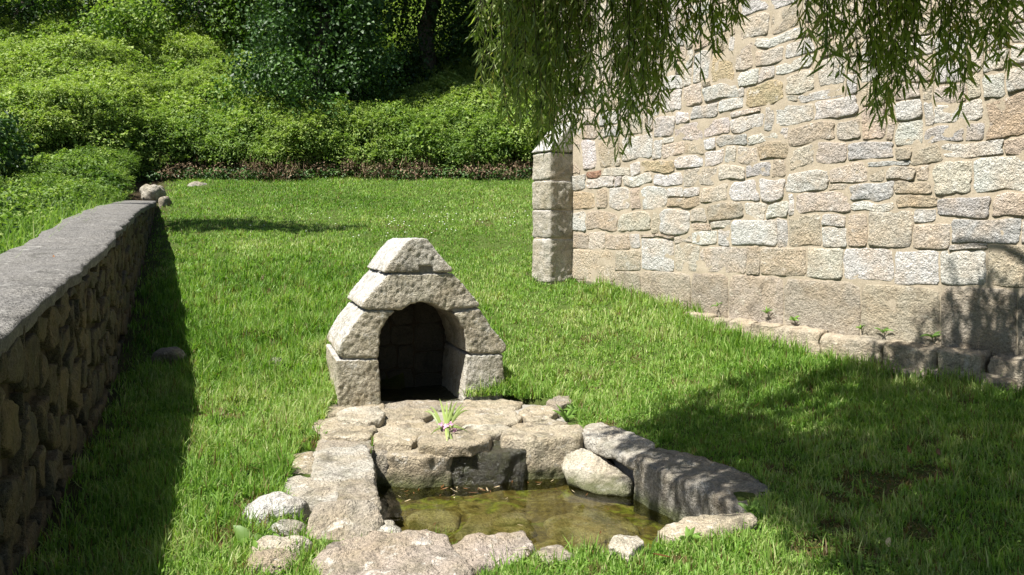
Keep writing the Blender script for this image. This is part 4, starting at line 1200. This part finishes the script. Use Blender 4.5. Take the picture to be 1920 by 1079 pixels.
bram = clump_collection('bramble', M['bramble'], nvar=5)
for extra in (clump_collection('hazel', M['bramble'], nvar=2, nleaf=380, size=0.17, wide=0.72), clump_collection('spray', M['bramble'], nvar=2, nleaf=700, size=0.15, wide=0.26, up=0.8)):
    for o_ in list(extra.objects): bram.objects.link(o_)
nc = 8200
bx = rng.uniform(-27, 6, nc)
u_ = rng.random(nc)
by = bank_edge(bx) + np.where(u_ < 0.30, rng.uniform(0.45, 2.6, nc), rng.uniform(1.0, 17, nc))
hum = fbm(xy3(bx, by), 0.30, 2, 23)
fine = pn(xy3(bx, by), 0.75, 29)
br = rng.uniform(0.34, 0.78, nc) * (1 + 0.25 * (by > bank_edge(bx) + 9))
fw = np.exp(-((by - bank_edge(bx) - 0.6) / 1.3) ** 2)
bz = ground(bx, by) + 0.15 + 0.8 * np.maximum(hum, -0.25) * (1 - fw * 0.6) + 0.45 * fine + fw * rng.uniform(-0.2, 0.55, nc)
pxb = 960 + FPX * bx / by
vis = (pxb > -330) & (pxb < 1090)
bx, by, bz, br, hum, fine, fw = (a[vis] for a in (bx, by, bz, br, hum, fine, fw))
ct = np.clip(0.22 + 0.16 * hum + 0.18 * fine + 0.07 * rng.normal(size=len(bx)) - 0.06 * fw, -0.30, 0.38)
# it also creeps forward round the end of the low wall
ne = 620
ey = rng.uniform(15.5, 21.5, ne); ex = WALL_X0(ey) - 0.9 - rng.random(ne) * 7.5
ez = ground(ex, ey) + 0.05 + 0.25 * pn(xy3(ex, ey), 0.8, 91) + 0.10 * np.maximum(ey - 17, 0)
bx, by, bz = np.concatenate([bx, ex]), np.concatenate([by, ey]), np.concatenate([bz, ez])
br = np.concatenate([br, rng.uniform(0.25, 0.5, ne)]); ct = np.concatenate([ct, np.clip(rng.normal(-0.02, 0.15, ne), -0.3, 0.35)])
scatter('bramble_thicket', np.stack([bx, by, bz], 1), br, ct, bram, 'dense green bramble thicket covering the bank behind the lawn', 'brambles')
print('bramble clumps', len(bx))
# long arching shoots standing out of the thicket
def arcs(n, pos, Lr, mat, name, wid, tintr, up=1.0, out=None):
    b = pos
    az = rng.uniform(0, 2 * math.pi, n) if out is None else out + rng.normal(size=n) * 0.7
    V, Q, T3, TT = blades(b, rng.uniform(*Lr, n), np.abs(rng.normal(0.7, 0.35, n)) * up, az, rng.uniform(wid * 0.6, wid * 1.3, n), rng.uniform(*tintr, n), 0.9)
    return mesh_np(name, V, [Q, T3], mat, tint=TT)
n = 2200
dx = rng.uniform(-9.5, 3.2, n); dy = bank_edge(dx) + rng.uniform(-0.45, 0.35, n)
keepd = fbm(xy3(dx, dy), 0.6, 2, 33) > -0.25
dx, dy = dx[keepd], dy[keepd]
g = arcs(len(dx), np.stack([dx, dy, ground(dx, dy) + rng.uniform(0, 0.45, len(dx))], 1), (0.15, 0.6), M['dead'], 'dead_bramble_stems', 0.014, (0.0, 0.7), 4.2)
tag(g, 'tangle of dead brown bramble stems along the foot of the bank', 'dead stems', kind='stuff')
# low ivy at the foot of the bank
n = 330
lx = rng.uniform(-9.5, 3.0, n); ly = bank_edge(lx) + rng.uniform(-0.25, 0.5, n)
g = foliage('leaf_litter', np.stack([lx, ly, ground(lx, ly) + rng.uniform(0.0, 0.3, n)], 1), rng.uniform(0.15, 0.3, n), 420, 0.065, M['dead'], up=0.5, tint_c=rng.uniform(0.1, 0.7, n))
tag(g, 'brown withered leaves piled along the foot of the bank', 'dead leaves', kind='stuff')
n = 420
ix = rng.uniform(-10.5, 3.0, n); iy = bank_edge(ix) + rng.uniform(-0.2, 0.5, n)
g = foliage('ground_ivy', np.stack([ix, iy, ground(ix, iy) + 0.05], 1), rng.uniform(0.16, 0.34, n), 420, 0.07, M['ivy'], up=0.7, tint_c=rng.uniform(0.3, 0.9, n))
tag(g, 'low dark ivy creeping over the foot of the bank', 'ivy', kind='stuff')

# rough growth behind the low wall
n = 15000
ry = rng.uniform(4.5, 19.5, n); rx = WALL_X0(ry) - 0.75 - rng.random(n) ** 1.3 * 4.5
Lr_ = rng.uniform(0.25, 0.75, n)
V, Q, T3, TT = blades(np.stack([rx, ry, zt_of(ry) - 0.45 + 0.0 * rx], 1), Lr_, np.abs(rng.normal(0.5, 0.35, n)), rng.uniform(0, 6.28, n), 0.006 + 0.0006 * ry * rng.uniform(0.6, 1.5, n), np.clip(rng.normal(0.6, 0.16, n), 0.17, 1), 0.9)
g = mesh_np('rough_grass', V, [Q, T3], M['grass'], tint=TT)
tag(g, 'long rough grass growing behind the low wall', 'long grass', kind='stuff')
n = 420
ry = rng.uniform(5, 19.5, n); rx = WALL_X0(ry) - 1.0 - rng.random(n) * 4.5
g = foliage('nettle_patch', np.stack([rx, ry, zt_of(ry) - 0.15 + rng.uniform(-0.1, 0.3, n) + 0.10 * (WALL_X0(ry) - 1 - rx)], 1), rng.uniform(0.18, 0.4, n), 620, 0.075, M['weed_leaf'], wide=0.45, up=0.6, tint_c=np.clip(rng.normal(0.55, 0.2, n), 0, 1))
tag(g, 'leafy nettles and weeds crowding the back of the low wall', 'weeds', kind='stuff')

# ------------------------------------------------------------------ trees
def limb_pts(a, b, sag=0.0, n=7, wob=0.12):
    a, b = np.array(a, float), np.array(b, float)
    out = []
    for k in range(n):
        t = k / (n - 1)
        q = a + (b - a) * t
        q[2] += sag * math.sin(math.pi * t)
        q += rng.normal(size=3) * wob * min(t, 1 - t) * 2
        out.append(q)
    return out

def tree(name, label, base, top, r0, clumps, mat, per_area=260, size=0.14, group='trees behind the bank', wide=0.62, limbs=5, tints=(0.2, 0.8), cat='tree', ivy=None):
    root = thing(name, label, cat, group)
    V, F = tube_np(limb_pts(base, top, 0, 8, 0.15), np.linspace(r0, r0 * 0.35, 8), 10)
    mesh_py('trunk', V, F, M['bark'], root, True)
    cc = np.array([c[:3] for c in clumps]); rr = np.array([c[3] for c in clumps])
    order = rng.permutation(len(cc))[:limbs]
    for k in order:
        t = rng.uniform(0.45, 0.9)
        st = np.array(base) + (np.array(top) - np.array(base)) * t
        V, F = tube_np(limb_pts(st, cc[k], 0.3, 6, 0.2), np.linspace(r0 * 0.4, 0.03, 6), 7)
        mesh_py('limb', V, F, M['bark'], root, True)
    foliage('crown', cc, rr, per_area, size, mat, root, wide, hemi=False, up=0.45, tint_c=rng.uniform(*tints, len(cc)), flat=0.8, depth=0.7)
    if ivy is not None:
        foliage('ivy', *ivy, 560, 0.115, M['ivy'], root, 0.85, hemi=False, up=0.25, flat=1.1, depth=0.4, tint_c=rng.uniform(0.35, 0.9, len(ivy[0])))
    return root

def blob(c, R, n, r=(0.6, 1.3), shell=0.35):
    d = rand_dir(n)
    rad = (shell + (1 - shell) * rng.random(n) ** 0.5)[:, None]
    p = np.array(c) + d * rad * np.array(R)
    return [(*q, rng.uniform(*r)) for q in p]

def gz1(x, y): return float(ground(np.array([x]), np.array([y]))[0])

# ivy-clad tree, centre of the bank
bx0, by0 = -6.1, 24.8
b0 = gz1(bx0, by0)
ivc, ivr = [], []
for k in range(260):
    t = rng.random()
    z = b0 - 0.3 + t * 8.5
    a = rng.uniform(0, 6.28); rad = rng.uniform(0.5, 1.9) * (1.0 + 0.35 * math.sin(t * 7)) * (1.15 - 0.35 * t)
    ivc.append((bx0 + math.cos(a) * rad, by0 + math.sin(a) * rad * 0.9, z)); ivr.append(rng.uniform(0.35, 0.8))
tree('ivy_clad_tree', 'tall tree smothered in dark glossy ivy in the middle of the bank', (bx0, by0, b0 - .2), (bx0 + .4, by0 + .2, 13.5), 0.38,
     blob((bx0 + .2, by0 + .3, 13.0), (4.4, 3.6, 3.2), 70, (0.7, 1.4)), M['tree_leaf'], ivy=(np.array(ivc), np.array(ivr)), limbs=8, tints=(0.1, 0.6))
tree('dark_tree', 'dark leafy tree in deep shade right of the ivy tree', (-3.0, 28.0, gz1(-3, 28) - .2), (-2.6, 28.2, 14.5), 0.32,
     blob((-2.4, 27.6, 13.2), (4.2, 3.4, 3.4), 75, (0.7, 1.4)) + blob((-3.0, 28.0, 8.6), (2.6, 1.6, 2.4), 60, (0.5, 1.0)), M['tree_leaf'], tints=(0.0, 0.45), limbs=8)
tree('dark_tree', 'dark tree half hidden behind the willow branches', (1.2, 29.5, gz1(1.2, 29.5) - .2), (1.3, 29.6, 14.5), 0.32,
     blob((0.8, 28.6, 12.5), (4.0, 3.4, 4.2), 80, (0.7, 1.4)) + blob((0.6, 29.4, 8.2), (2.8, 1.4, 2.4), 60, (0.5, 1.0)), M['tree_leaf'], tints=(0.0, 0.45), limbs=8)
tree('hillside_tree', 'broad dark tree at the top left corner of the hillside', (-17.8, 29.0, gz1(-17.8, 29.0) - .2), (-17.8, 29.0, 13), 0.3,
     blob((-17.9, 28.6, 11.0), (3.9, 1.6, 1.8), 80, (0.5, 1.1)), M['tree_leaf'], tints=(0.15, 0.6))
tree('hillside_tree', 'dark tree with gaps of sky on the skyline left of the ivy tree', (-11.8, 30.0, gz1(-11.8, 30.0) - .2), (-11.7, 30.0, 13.5), 0.3,
     blob((-11.7, 29.6, 11.2), (2.3, 1.6, 1.9), 60, (0.5, 1.0)), M['tree_leaf'], tints=(0.0, 0.4))
tree('hillside_tree', 'light green tree on the skyline just left of the ivy tree', (-9.2, 29.5, gz1(-9.2, 29.5) - .2), (-9.1, 29.5, 13), 0.26,
     blob((-9.0, 29.0, 10.6), (1.7, 1.5, 2.3), 45, (0.5, 1.0)), M['weed_leaf'], tints=(0.2, 0.6))
tree('rounded_bush', 'rounded light green bush standing out on the upper left hillside', (-13.4, 28, gz1(-13.4, 28) - .2), (-13.4, 28, 8.8), 0.16,
     blob((-13.3, 27.6, 8.9), (1.35, 1.2, 0.9), 44, (0.4, 0.7), 0.5), M['weed_leaf'], tints=(0.45, 0.85), cat='bush', group=None, limbs=4)
tree('dark_bush', 'shaded dark bush at the far left behind the low wall', (-11.9, 18.0, gz1(-11.9, 18.0) - .2), (-11.9, 18.0, 4.2), 0.10,
     blob((-11.8, 17.9, 3.6), (0.75, 0.8, 0.95), 22, (0.3, 0.5)), M['ivy'], tints=(0.1, 0.5), cat='bush', group=None, limbs=3)
# tree beyond the left edge whose long bough shades a strip of the lawn
sa, sb = atg(330, 421), atg(665, 430)
hb = SUN / SUN.z * 6.2
bough = []
for k in range(40):
    t = k / 39
    q = sa + (sb - sa) * t + np.array(hb)
    bough.append((q[0] + rng.normal() * .15, q[1] + rng.normal() * 0.22 * (1.1 - t), q[2] + rng.normal() * 0.25, rng.uniform(0.55, 0.8) * (1 - 0.6 * t)))
bs = sa + np.array(hb)
tree('side_tree', 'leafy tree left of the low wall with one long level bough', (bs[0] - 5.0, bs[1] - 1.5, gz1(bs[0] - 5.0, bs[1] - 1.5) - .2), (bs[0] - 4.6, bs[1] - 1.2, 10.5), 0.3,
     bough + blob((bs[0] - 4.2, bs[1] - 1.2, 9.0), (1.6, 1.4, 1.6), 26, (0.5, 0.9)), M['tree_leaf'], per_area=230, limbs=10)

# ------------------------------------------------------------------ weeping willow
willow = thing('weeping_willow', 'weeping willow hanging its narrow leaved branches into the top right', 'tree', loc=(0, 0, 0))
WB = (4.3, 3.2, gz1(4.3, 3.2) - 0.15)
V, F = tube_np(limb_pts(WB, (4.0, 3.4, 3.3), 0, 7, 0.06), [0.30, 0.25, 0.23, 0.22, 0.21, 0.20, 0.19], 14)
mesh_py('trunk', V, F, M['bark'], willow, True)
for tgt in ((0.4, 5.9, 5.2), (1.4, 5.2, 5.4), (2.4, 6.2, 5.5), (2.0, 4.2, 5.6), (3.2, 5.0, 5.8), (1.6, 3.6, 5.3), (4.6, 4.6, 5.7), (3.4, 2.6, 5.4)):
    V, F = tube_np(limb_pts((4.0, 3.4, 3.2), tgt, 0.7, 8, 0.12), np.linspace(0.11, 0.015, 8), 8)
    mesh_py('limb', V, F, M['bark'], willow, True)
SHADE = [atg(a, b)[:2] for a, b in ((1195, 792), (1300, 745), (1430, 690), (1560, 684), (1680, 676), (1800, 676), (1920, 690), (2250, 735), (2600, 900), (2500, 1180), (1760, 1180), (1690, 1050), (1600, 960), (1500, 925), (1420, 890), (1330, 862), (1235, 830))]
hem_px = [880, 900, 930, 960, 1000, 1050, 1100, 1140, 1160, 1200, 1240, 1300, 1360, 1400, 1420, 1490, 1510, 1560, 1600, 1650, 1700, 1750, 1800, 1850, 1900, 1960, 2100]
hem_py = [60, 195, 245, 250, 285, 292, 275, 305, 318, 270, 228, 140, 122, 30, -60, -60, 110, 165, 210, 262, 190, 185, 215, 160, 150, 150, 200]
strands = []
def shadow_of(x, y, z):
    z0 = 0.15
    t = (z - z0) / SUN.z
    return x - SUN.x * t, y - SUN.y * t
# strands that hang into the picture
def add_visible(pa, pb, n, da, db, dense=1):
    cl = [(q, (da + (db - da) * (q - pa) / (pb - pa)) + rng.normal() * 0.35) for q in np.linspace(pa + 8, pb - 8, max(4, int((pb - pa) / 15))) + rng.normal(size=max(4, int((pb - pa) / 15))) * 5]
    for _ in range(n):
        c_ = cl[int(rng.integers(len(cl)))]
        px = c_[0] + rng.normal() * 13
        if px < 888: continue
        f = (px - pa) / (pb - pa)
        d = c_[1] + rng.normal() * 0.10
        hem = np.interp(px, hem_px, hem_py)
        if hem < -40: continue
        py = hem - abs(rng.normal()) * 95 - (0 if rng.random() < 0.12 else 15)
        x = (px - 960) / FPX * d
        z1 = EYE - (py - HORIZON) / FPX * d
        z0 = max(z1 + 0.4, EYE + (HORIZON + 60) / FPX * d + rng.uniform(0.0, 0.5))
        strands.append((x, d, z0, z1, 0.030, 1.0))
add_visible(893, 1060, 115, 5.7, 5.2)
add_visible(1000, 1250, 122, 5.3, 4.7)
add_visible(1180, 1410, 78, 4.8, 4.4)
add_visible(1498, 1720, 78, 4.3, 4.1)
add_visible(1640, 1990, 84, 4.3, 4.0)
# the rest of the crown, overhead
k = 0
pol = np.array(SHADE)
while k < 1750:
    gx_, gy_ = rng.uniform(pol[:, 0].min(), pol[:, 0].max()), rng.uniform(pol[:, 1].min(), pol[:, 1].max())
    if gx_ > 7.5: continue
    if not inside(SHADE, np.array([gx_]), np.array([gy_]))[0]: continue
    h = rng.uniform(3.0, 5.8)
    x, yv = gx_ + SUN.x / SUN.z * h, gy_ + SUN.y / SUN.z * h
    if yv < 1.6: continue
    zmin = EYE + (HORIZON + 40) / FPX * yv + 0.22
    if h < zmin + 0.2: continue
    if x < 0.8 and yv > 4.4 and rng.random() < 0.6: continue
    strands.append((x, yv, h, max(zmin, h - rng.uniform(0.5, 1.3)), 0.028, 1.85))
    k += 1
LP, LA, LN, LL, LW, LT = [], [], [], [], [], []
TV, TF = [], []
for (x, yv, z0, z1, step, big) in strands:
    ln = z0 - z1
    m = max(int(ln / 0.2), 3)
    t = np.linspace(0, 1, m)
    a = rng.uniform(0, 6.28); sway = rng.uniform(0.02, 0.16)
    wob = 0.018 * np.cumsum(rng.normal(size=(m, 2)), 0); wob -= wob[-1]
    off = (1 - t)[:, None] ** 1.6 * sway * np.array([[math.cos(a), math.sin(a)]]) * ln
    pts = np.stack([x + off[:, 0] + wob[:, 0], yv + off[:, 1] + wob[:, 1], z0 - t * ln], 1)
    b0_ = len(TV)
    for q, tt in zip(pts, t):
        w = 0.0022 * big * (1.2 - 0.7 * tt)
        TV.append((q[0] - w, q[1], q[2])); TV.append((q[0] + w, q[1], q[2])); TV.append((q[0], q[1] + w * 1.6, q[2]))
    for i in range(m - 1):
        for s in range(3):
            TF.append((b0_ + i * 3 + s, b0_ + i * 3 + (s + 1) % 3, b0_ + i * 3 + 3 + (s + 1) % 3, b0_ + i * 3 + 3 + s))
    nl = int(ln / step)
    s = np.sort(rng.random(nl)) 
    s = 1 - (1 - s) * 0.995
    pos = np.stack([np.interp(s, t, pts[:, j]) for j in range(3)], 1)
    aa = np.arange(nl) * 2.4 + rng.random() * 6 + rng.normal(size=nl) * 0.5
    dr = np.abs(rng.normal(0.62, 0.25, nl))
    ax = np.stack([np.cos(aa) * np.sin(dr), np.sin(aa) * np.sin(dr), -np.cos(dr)], 1)
    nr = unit(np.cross(ax, rng.normal(size=(nl, 3))))
    LP.append(pos); LA.append(ax); LN.append(nr)
    LL.append(rng.uniform(0.06, 0.13, nl) * big); LW.append(rng.uniform(0.009, 0.0155, nl) * big ** 1.2)
    tb = np.clip(rng.normal(0.5, 0.18, nl) + rng.normal() * 0.08, 0, 1)
    tb = np.where(rng.random(nl) < 0.03, 1.0, np.minimum(tb, 0.93))
    LT.append(tb)
LP, LA, LN, LL, LW, LT = map(np.concatenate, (LP, LA, LN, LL, LW, LT))
side = unit(np.cross(LA, LN)); nl = len(LP)
def lv(s, w, c): return LP + LA * (LL * s)[:, None] + side * (LW * w * 0.5)[:, None] + LN * (LL * c)[:, None]
cur = rng.uniform(-0.10, 0.16, nl)
LVx = np.stack([lv(0, 0, 0), lv(.28, 1, cur * .45), lv(.28, -1, cur * .45), lv(.65, .85, cur * .6), lv(.65, -.85, cur * .6), lv(1, 0, cur * -.2)], 1).reshape(-1, 3)
ii = np.arange(nl)[:, None] * 6
mesh_np('leaves', LVx, [np.concatenate([ii + np.array([[0, 1, 2]]), ii + np.array([[3, 5, 4]])]), ii + np.array([[1, 3, 4, 2]])], M['willow_leaf'], willow, tint=np.repeat(LT, 6))['kind'] = 'stuff'
mesh_np('twigs', np.array(TV), [np.array(TF)], M['bark'], willow)['kind'] = 'stuff'
print('willow leaves', nl)

# ------------------------------------------------------------------ small things
def flat_mat(name, c, rough=0.6, spec=0.3, trans=0.25):
    m, n, l = nt(name)
    oi = n.new('ShaderNodeObjectInfo')
    hsv = n.new('ShaderNodeHueSaturation'); hsv.inputs['Color'].default_value = (*c, 1)
    l.new(math_n(n, l, 'ADD', math_n(n, l, 'MULTIPLY', oi.outputs['Random'], 0.7), 0.65), hsv.inputs['Value'])
    b = n.new('ShaderNodeBsdfPrincipled'); l.new(hsv.outputs[0], b.inputs['Base Color']); b.inputs['Roughness'].default_value = rough
    b.inputs['Specular IOR Level'].default_value = spec
    t = n.new('ShaderNodeBsdfTranslucent'); l.new(hsv.outputs[0], t.inputs[0])
    mx = n.new('ShaderNodeMixShader'); mx.inputs[0].default_value = trans
    l.new(b.outputs[0], mx.inputs[1]); l.new(t.outputs[0], mx.inputs[2])
    o = n.new('ShaderNodeOutputMaterial'); l.new(mx.outputs[0], o.inputs[0])
    return m
M['strap'] = flat_mat('strap_leaf', (0.27, 0.35, 0.10), 0.45, 0.4)
M['pink'] = flat_mat('pink_petal', (0.62, 0.33, 0.50), 0.6)
M['deadleaf_a'] = flat_mat('dead_leaf_brown', (0.17, 0.075, 0.025), 0.5)
M['deadleaf_b'] = flat_mat('dead_leaf_straw', (0.52, 0.42, 0.26), 0.5)
M['weed'] = flat_mat('weed_leaf', (0.15, 0.26, 0.05), 0.5, 0.35, 0.3)
M['white_petal'] = flat_mat('white_petal', (0.75, 0.75, 0.72), 0.6)

def ribbon(name, pts, w, mat, parent, prof=None):
    pts = [Vector(p) for p in pts]
    n = len(pts)
    V, F = [], []
    for i, p in enumerate(pts):
        t = (pts[min(i + 1, n - 1)] - pts[max(i - 1, 0)]).normalized()
        sd = t.cross(Vector((0.1, -1, 0.35)))
        if sd.length < 1e-3: sd = Vector((1, 0, 0))
        sd.normalize()
        nn = sd.cross(t)
        k = i / (n - 1)
        ww = w * (prof(k) if prof else min(1, 0.45 + 2.0 * k) * max(0.04, 1 - k ** 2.4))
        V += [p - sd * ww, p + nn * ww * 0.35, p + sd * ww]
    for i in range(n - 1):
        a = i * 3
        F += [(a, a + 1, a + 4, a + 3), (a + 1, a + 2, a + 5, a + 4)]
    return mesh_py(name, V, F, mat, parent, True)

# bunch of flowers laid on the ledge
fb = Vector(atz(838, 806, 0.075))
bunch = thing('flower_bunch', 'cut bunch of pink flowers with pale strap leaves on the ledge', 'flowers', loc=fb)
rb = random.Random(4)
for (px, py, bow) in ((824, 748, .01), (838, 752, .0), (832, 758, .0), (848, 750, .0), (858, 752, .02), (868, 757, .03), (874, 762, .04), (880, 770, .05), (852, 768, .02), (843, 764, .0), (800, 768, .03), (806, 762, .03), (795, 772, .05), (812, 775, .02)):
    base = Vector(((px < 820) * -0.06 + rb.uniform(-.015, .02), 0.06 + rb.uniform(-.02, .02), 0.0))
    tip = Vector(at(px, py, fb.y + 0.12 + rb.uniform(-.05, .08))) - fb
    mid = base.lerp(tip, 0.5) + Vector((0, 0.02, 0.03 + bow))
    pts = []
    for k in range(8):
        t = k / 7
        pts.append(base * (1 - t) ** 2 + mid * 2 * t * (1 - t) + tip * t * t)
    ribbon('leaf', pts, 0.012, M['strap'], bunch)
for (px, py, dd) in ((806, 818, -.02), (868, 806, .03), (839, 838, -.28), (856, 852, -.30), (842, 826, -.2), (880, 812, -.03)):
    base = Vector((rb.uniform(-.01, .01), -0.02, 0.015))
    tip = Vector(at(px, py, fb.y + dd)) - fb
    mid = base.lerp(tip, 0.5) + Vector((0, -0.06, 0.07))
    pts = [base * (1 - t) ** 2 + mid * 2 * t * (1 - t) + tip * t * t for t in [k / 9 for k in range(10)]]
    ribbon('leaf', pts, 0.010, M['strap'], bunch)
for (px, py) in ((826, 796), (832, 801), (838, 798), (842, 806), (849, 801), (852, 808), (835, 807), (846, 795)):
    c = Vector(at(px, py, fb.y - 0.03 + rb.uniform(-.03, .03))) - fb
    nrm = Vector((rb.uniform(-.6, .6), -0.8, 0.6)).normalized()
    u_ = nrm.cross(Vector((0, 0, 1))).normalized(); v_ = nrm.cross(u_)
    fl_ = bpy.data.objects.new('flower', None); col.objects.link(fl_); fl_.parent = bunch; fl_.location = c
    for k in range(5):
        a = 2 * math.pi * k / 5 + rb.random()
        dv = u_ * math.cos(a) + v_ * math.sin(a); sv = u_ * -math.sin(a) + v_ * math.cos(a)
        V = [Vector((0, 0, 0)), dv * 0.009 + sv * 0.007 + nrm * 0.005, dv * 0.019 + sv * 0.004 + nrm * 0.004, dv * 0.019 - sv * 0.004 + nrm * 0.004, dv * 0.009 - sv * 0.007 + nrm * 0.005]
        mesh_py('petal', V, [(0, 1, 2, 3, 4)], M['pink'], fl_)

# dead leaves floating on the water
def willow_leaf_mesh(seed):
    r = random.Random(seed)
    n = 7
    V, F = [], []
    cv = r.uniform(-0.25, 0.25); up = r.uniform(0.02, 0.14)
    for i in range(n):
        k = i / (n - 1) - 0.5
        w = 0.085 * (1 - (2 * k) ** 2) ** 0.8 + 0.004
        yv = cv * (k * k - 0.1); zz = up * (2 * k) ** 2 * 0.5
        V += [(k, yv - w, zz + 0.03), (k, yv, zz), (k, yv + w, zz + 0.03)]
    for i in range(n - 1):
        a = i * 3
        F += [(a, a + 1, a + 4, a + 3), (a + 1, a + 2, a + 5, a + 4)]
    me = bpy.data.meshes.new('fallen_leaf'); me.from_pydata(V, [], F); me.update()
    return me
LM = []
for s in range(6):
    for mk in ('deadleaf_a', 'deadleaf_a', 'deadleaf_b'):
        me = willow_leaf_mesh(s); me.materials.append(M[mk]); LM.append(me)
rb = random.Random(14)
float_px = []
while len(float_px) < 30:
    px = rb.gauss(860, 70); py = 912 + abs(rb.gauss(0, 12)) + (px < 800) * 4
    if 735 < px < 1040 and py < 950: float_px.append((px, py))
float_px += [(1010, 909), (1043, 918), (1075, 922), (1100, 928), (990, 905), (960, 904), (815, 983), (975, 985), (1125, 1000), (1110, 915), (1140, 955), (950, 935), (970, 934), (1130, 925), (1010, 905), (1035, 902), (920, 934)]
for (px, py) in float_px:
    o = bpy.data.objects.new('fallen_leaf', LM[rb.randrange(len(LM))]); col.objects.link(o)
    q = atz(px, py, WZ + 0.004 + rb.random() * 0.003)
    o.location = q
    o.rotation_euler = (rb.gauss(0, .12), rb.gauss(0, .12), rb.uniform(0, 6.28))
    sc_ = rb.uniform(0.035, 0.075); o.scale = (sc_, sc_ * 0.8, sc_)
    hue = 'straw coloured' if o.data.materials[0] == M['deadleaf_b'] else 'brown'
    spot = 'under the left ledge stone' if px < 800 else 'below the black wet stone' if px < 900 and py < 930 else 'below the right back block' if py < 912 else 'beside the leaning boulder' if px > 1060 and py < 940 else 'near the front rim stones' if py > 960 else 'out on the open water'
    lab = hue + ' dead willow leaf floating ' + spot
    tag(o, lab, 'leaf', 'dead leaves floating ' + spot)
for (px, py) in ((1530, 1028), (1666, 1022), (1760, 850), (1420, 760), (1705, 845), (1465, 905), (1240, 1045), (1900, 830), (100, 474), (240, 378)):
    o = bpy.data.objects.new('fallen_leaf', LM[rb.randrange(len(LM))]); col.objects.link(o)
    if px < 300:
        q = np.array(at(px, py, 6.55 if px < 200 else 17.8)); q[2] = zt_of(q[1]) + 0.02
        lb = 'dry twiggy leaf on the near grey coping of the low wall' if px < 200 else 'dry yellow leaf at the far end of the grey coping'
    else:
        q = atg(px, py, 0.05)
        lb = {1530: 'dry leaf on the near sunlit lawn right of the basin front', 1666: 'dry leaf on the lawn near the bottom right shade edge', 1760: 'dry leaf by the upper bare patch in the willow shade', 1420: 'dry leaf near the upper edge of the willow shade',
              1705: 'dry leaf left of the upper bare patch in the shade', 1465: 'dry leaf just right of the basin rim end', 1240: 'dry leaf on the grass in front of the basin', 1900: 'dry leaf at the right edge of the shaded lawn'}[px]
    o.location = q
    o.rotation_euler = (rb.gauss(0, .3), rb.gauss(0, .3), rb.uniform(0, 6.28))
    sc_ = rb.uniform(0.07, 0.11); o.scale = (sc_, sc_ * 1.4, sc_)
    tag(o, lb, 'leaf', 'dead leaves on the lawn' if px > 300 else 'dead leaves on the coping')

# leafy weeds by the stones and along the chapel foot
def weed(px, py, n, L, w, label, name='weed', pos=None, lean=0.7):
    c = Vector(atg(px, py)) if pos is None else Vector(pos)
    root = thing(name, label, 'weed', loc=c)
    for k in range(n):
        a = 2 * math.pi * k / n + rb.uniform(-.4, .4)
        ll = L * rb.uniform(0.6, 1.2); le = lean * rb.uniform(0.6, 1.3)
        dh = Vector((math.cos(a), math.sin(a), 0))
        pts = [dh * (ll * t * math.sin(le * (0.5 + t * 0.8))) + Vector((0, 0, ll * t * math.cos(le * (0.5 + t * 0.8)))) for t in [i / 6 for i in range(7)]]
        ribbon('leaf', pts, w * rb.uniform(.8, 1.2), M['weed'], root, lambda k: max(0.06, math.sin(math.pi * min(1, 0.12 + 0.88 * k)) ** 0.7))
weed(1062, 792, 16, 0.17, 0.011, 'dark green leafy weed growing at the right end of the paved ledge')
weed(1080, 780, 12, 0.15, 0.012, 'small weed clump just behind the right end of the ledge')
weed(472, 1040, 7, 0.15, 0.035, 'broad leaved light green dock beside the loose boulders', 'dock_plant')
weed(606, 826, 10, 0.08, 0.010, 'tiny leafy weed against the left paving stone')
weed(1410, 970, 16, 0.09, 0.013, 'low weed at the right corner of the basin')
weed(1290, 1020, 14, 0.08, 0.012, 'low leafy weed on the grass right of the front rim stones')
weed(365, 560, 14, 0.2, 0.02, 'dark broad leaved weed near the wall shadow')
for (x, y, lb) in ((480, 372, 'fern sprig at the plinth left end of the ledge'), (715, 405, 'fern sprig on the plinth near the pale ledge stone'), (845, 440, 'low fern sprig lying along the ledge top'), (1160, 480, 'small fern sprig at the second plinth joint'), (1265, 497, 'tiny fern sprig right of the plinth joint'), (1500, 520, 'small weed on the ledge before the shaded plinth')):
    pxx, pyy = Z7(x, y + 18)
    u, v = wall_uv(pxx, pyy)
    q = chapel_frame(np.array([[u, v, 0.06]]))[0]
    weed(0, 0, rb.randint(4, 11), rb.uniform(0.05, 0.11), 0.009, lb, 'fern', q, rb.uniform(0.6, 1.1))
# daisies in the far lawn
dm = bpy.data.meshes.new('daisy')
Vd = [(0, 0, 0.004)] + [(0.012 * math.cos(a), 0.012 * math.sin(a), 0.006 * (i % 2)) for i, a in enumerate(np.linspace(0, 2 * math.pi, 13)[:-1])]
n = 90
px = rng.normal(820, 170, n); py = rng.normal(415, 17, n)
Vs, Fs = [], []
for a, b in zip(px, py):
    if not (380 < a < 990 and 375 < b < 452): continue
    q = atg(a, b, 0.05)
    nrm = Vector((rng.normal() * .3, -0.35, 1)).normalized()
    u_ = nrm.cross(Vector((1, 0, 0))).normalized(); v_ = nrm.cross(u_)
    b_ = len(Vs)
    for w in Vd:
        Vs.append(Vector(q) + u_ * w[0] + v_ * w[1] + nrm * w[2])
    Fs += [(b_, b_ + 1 + i, b_ + 1 + (i + 1) % 12) for i in range(12)]
g = mesh_py('daisies', Vs, Fs, M['white_petal'])
tag(g, 'tiny white daisies scattered over the far lawn', 'daisies', kind='stuff')
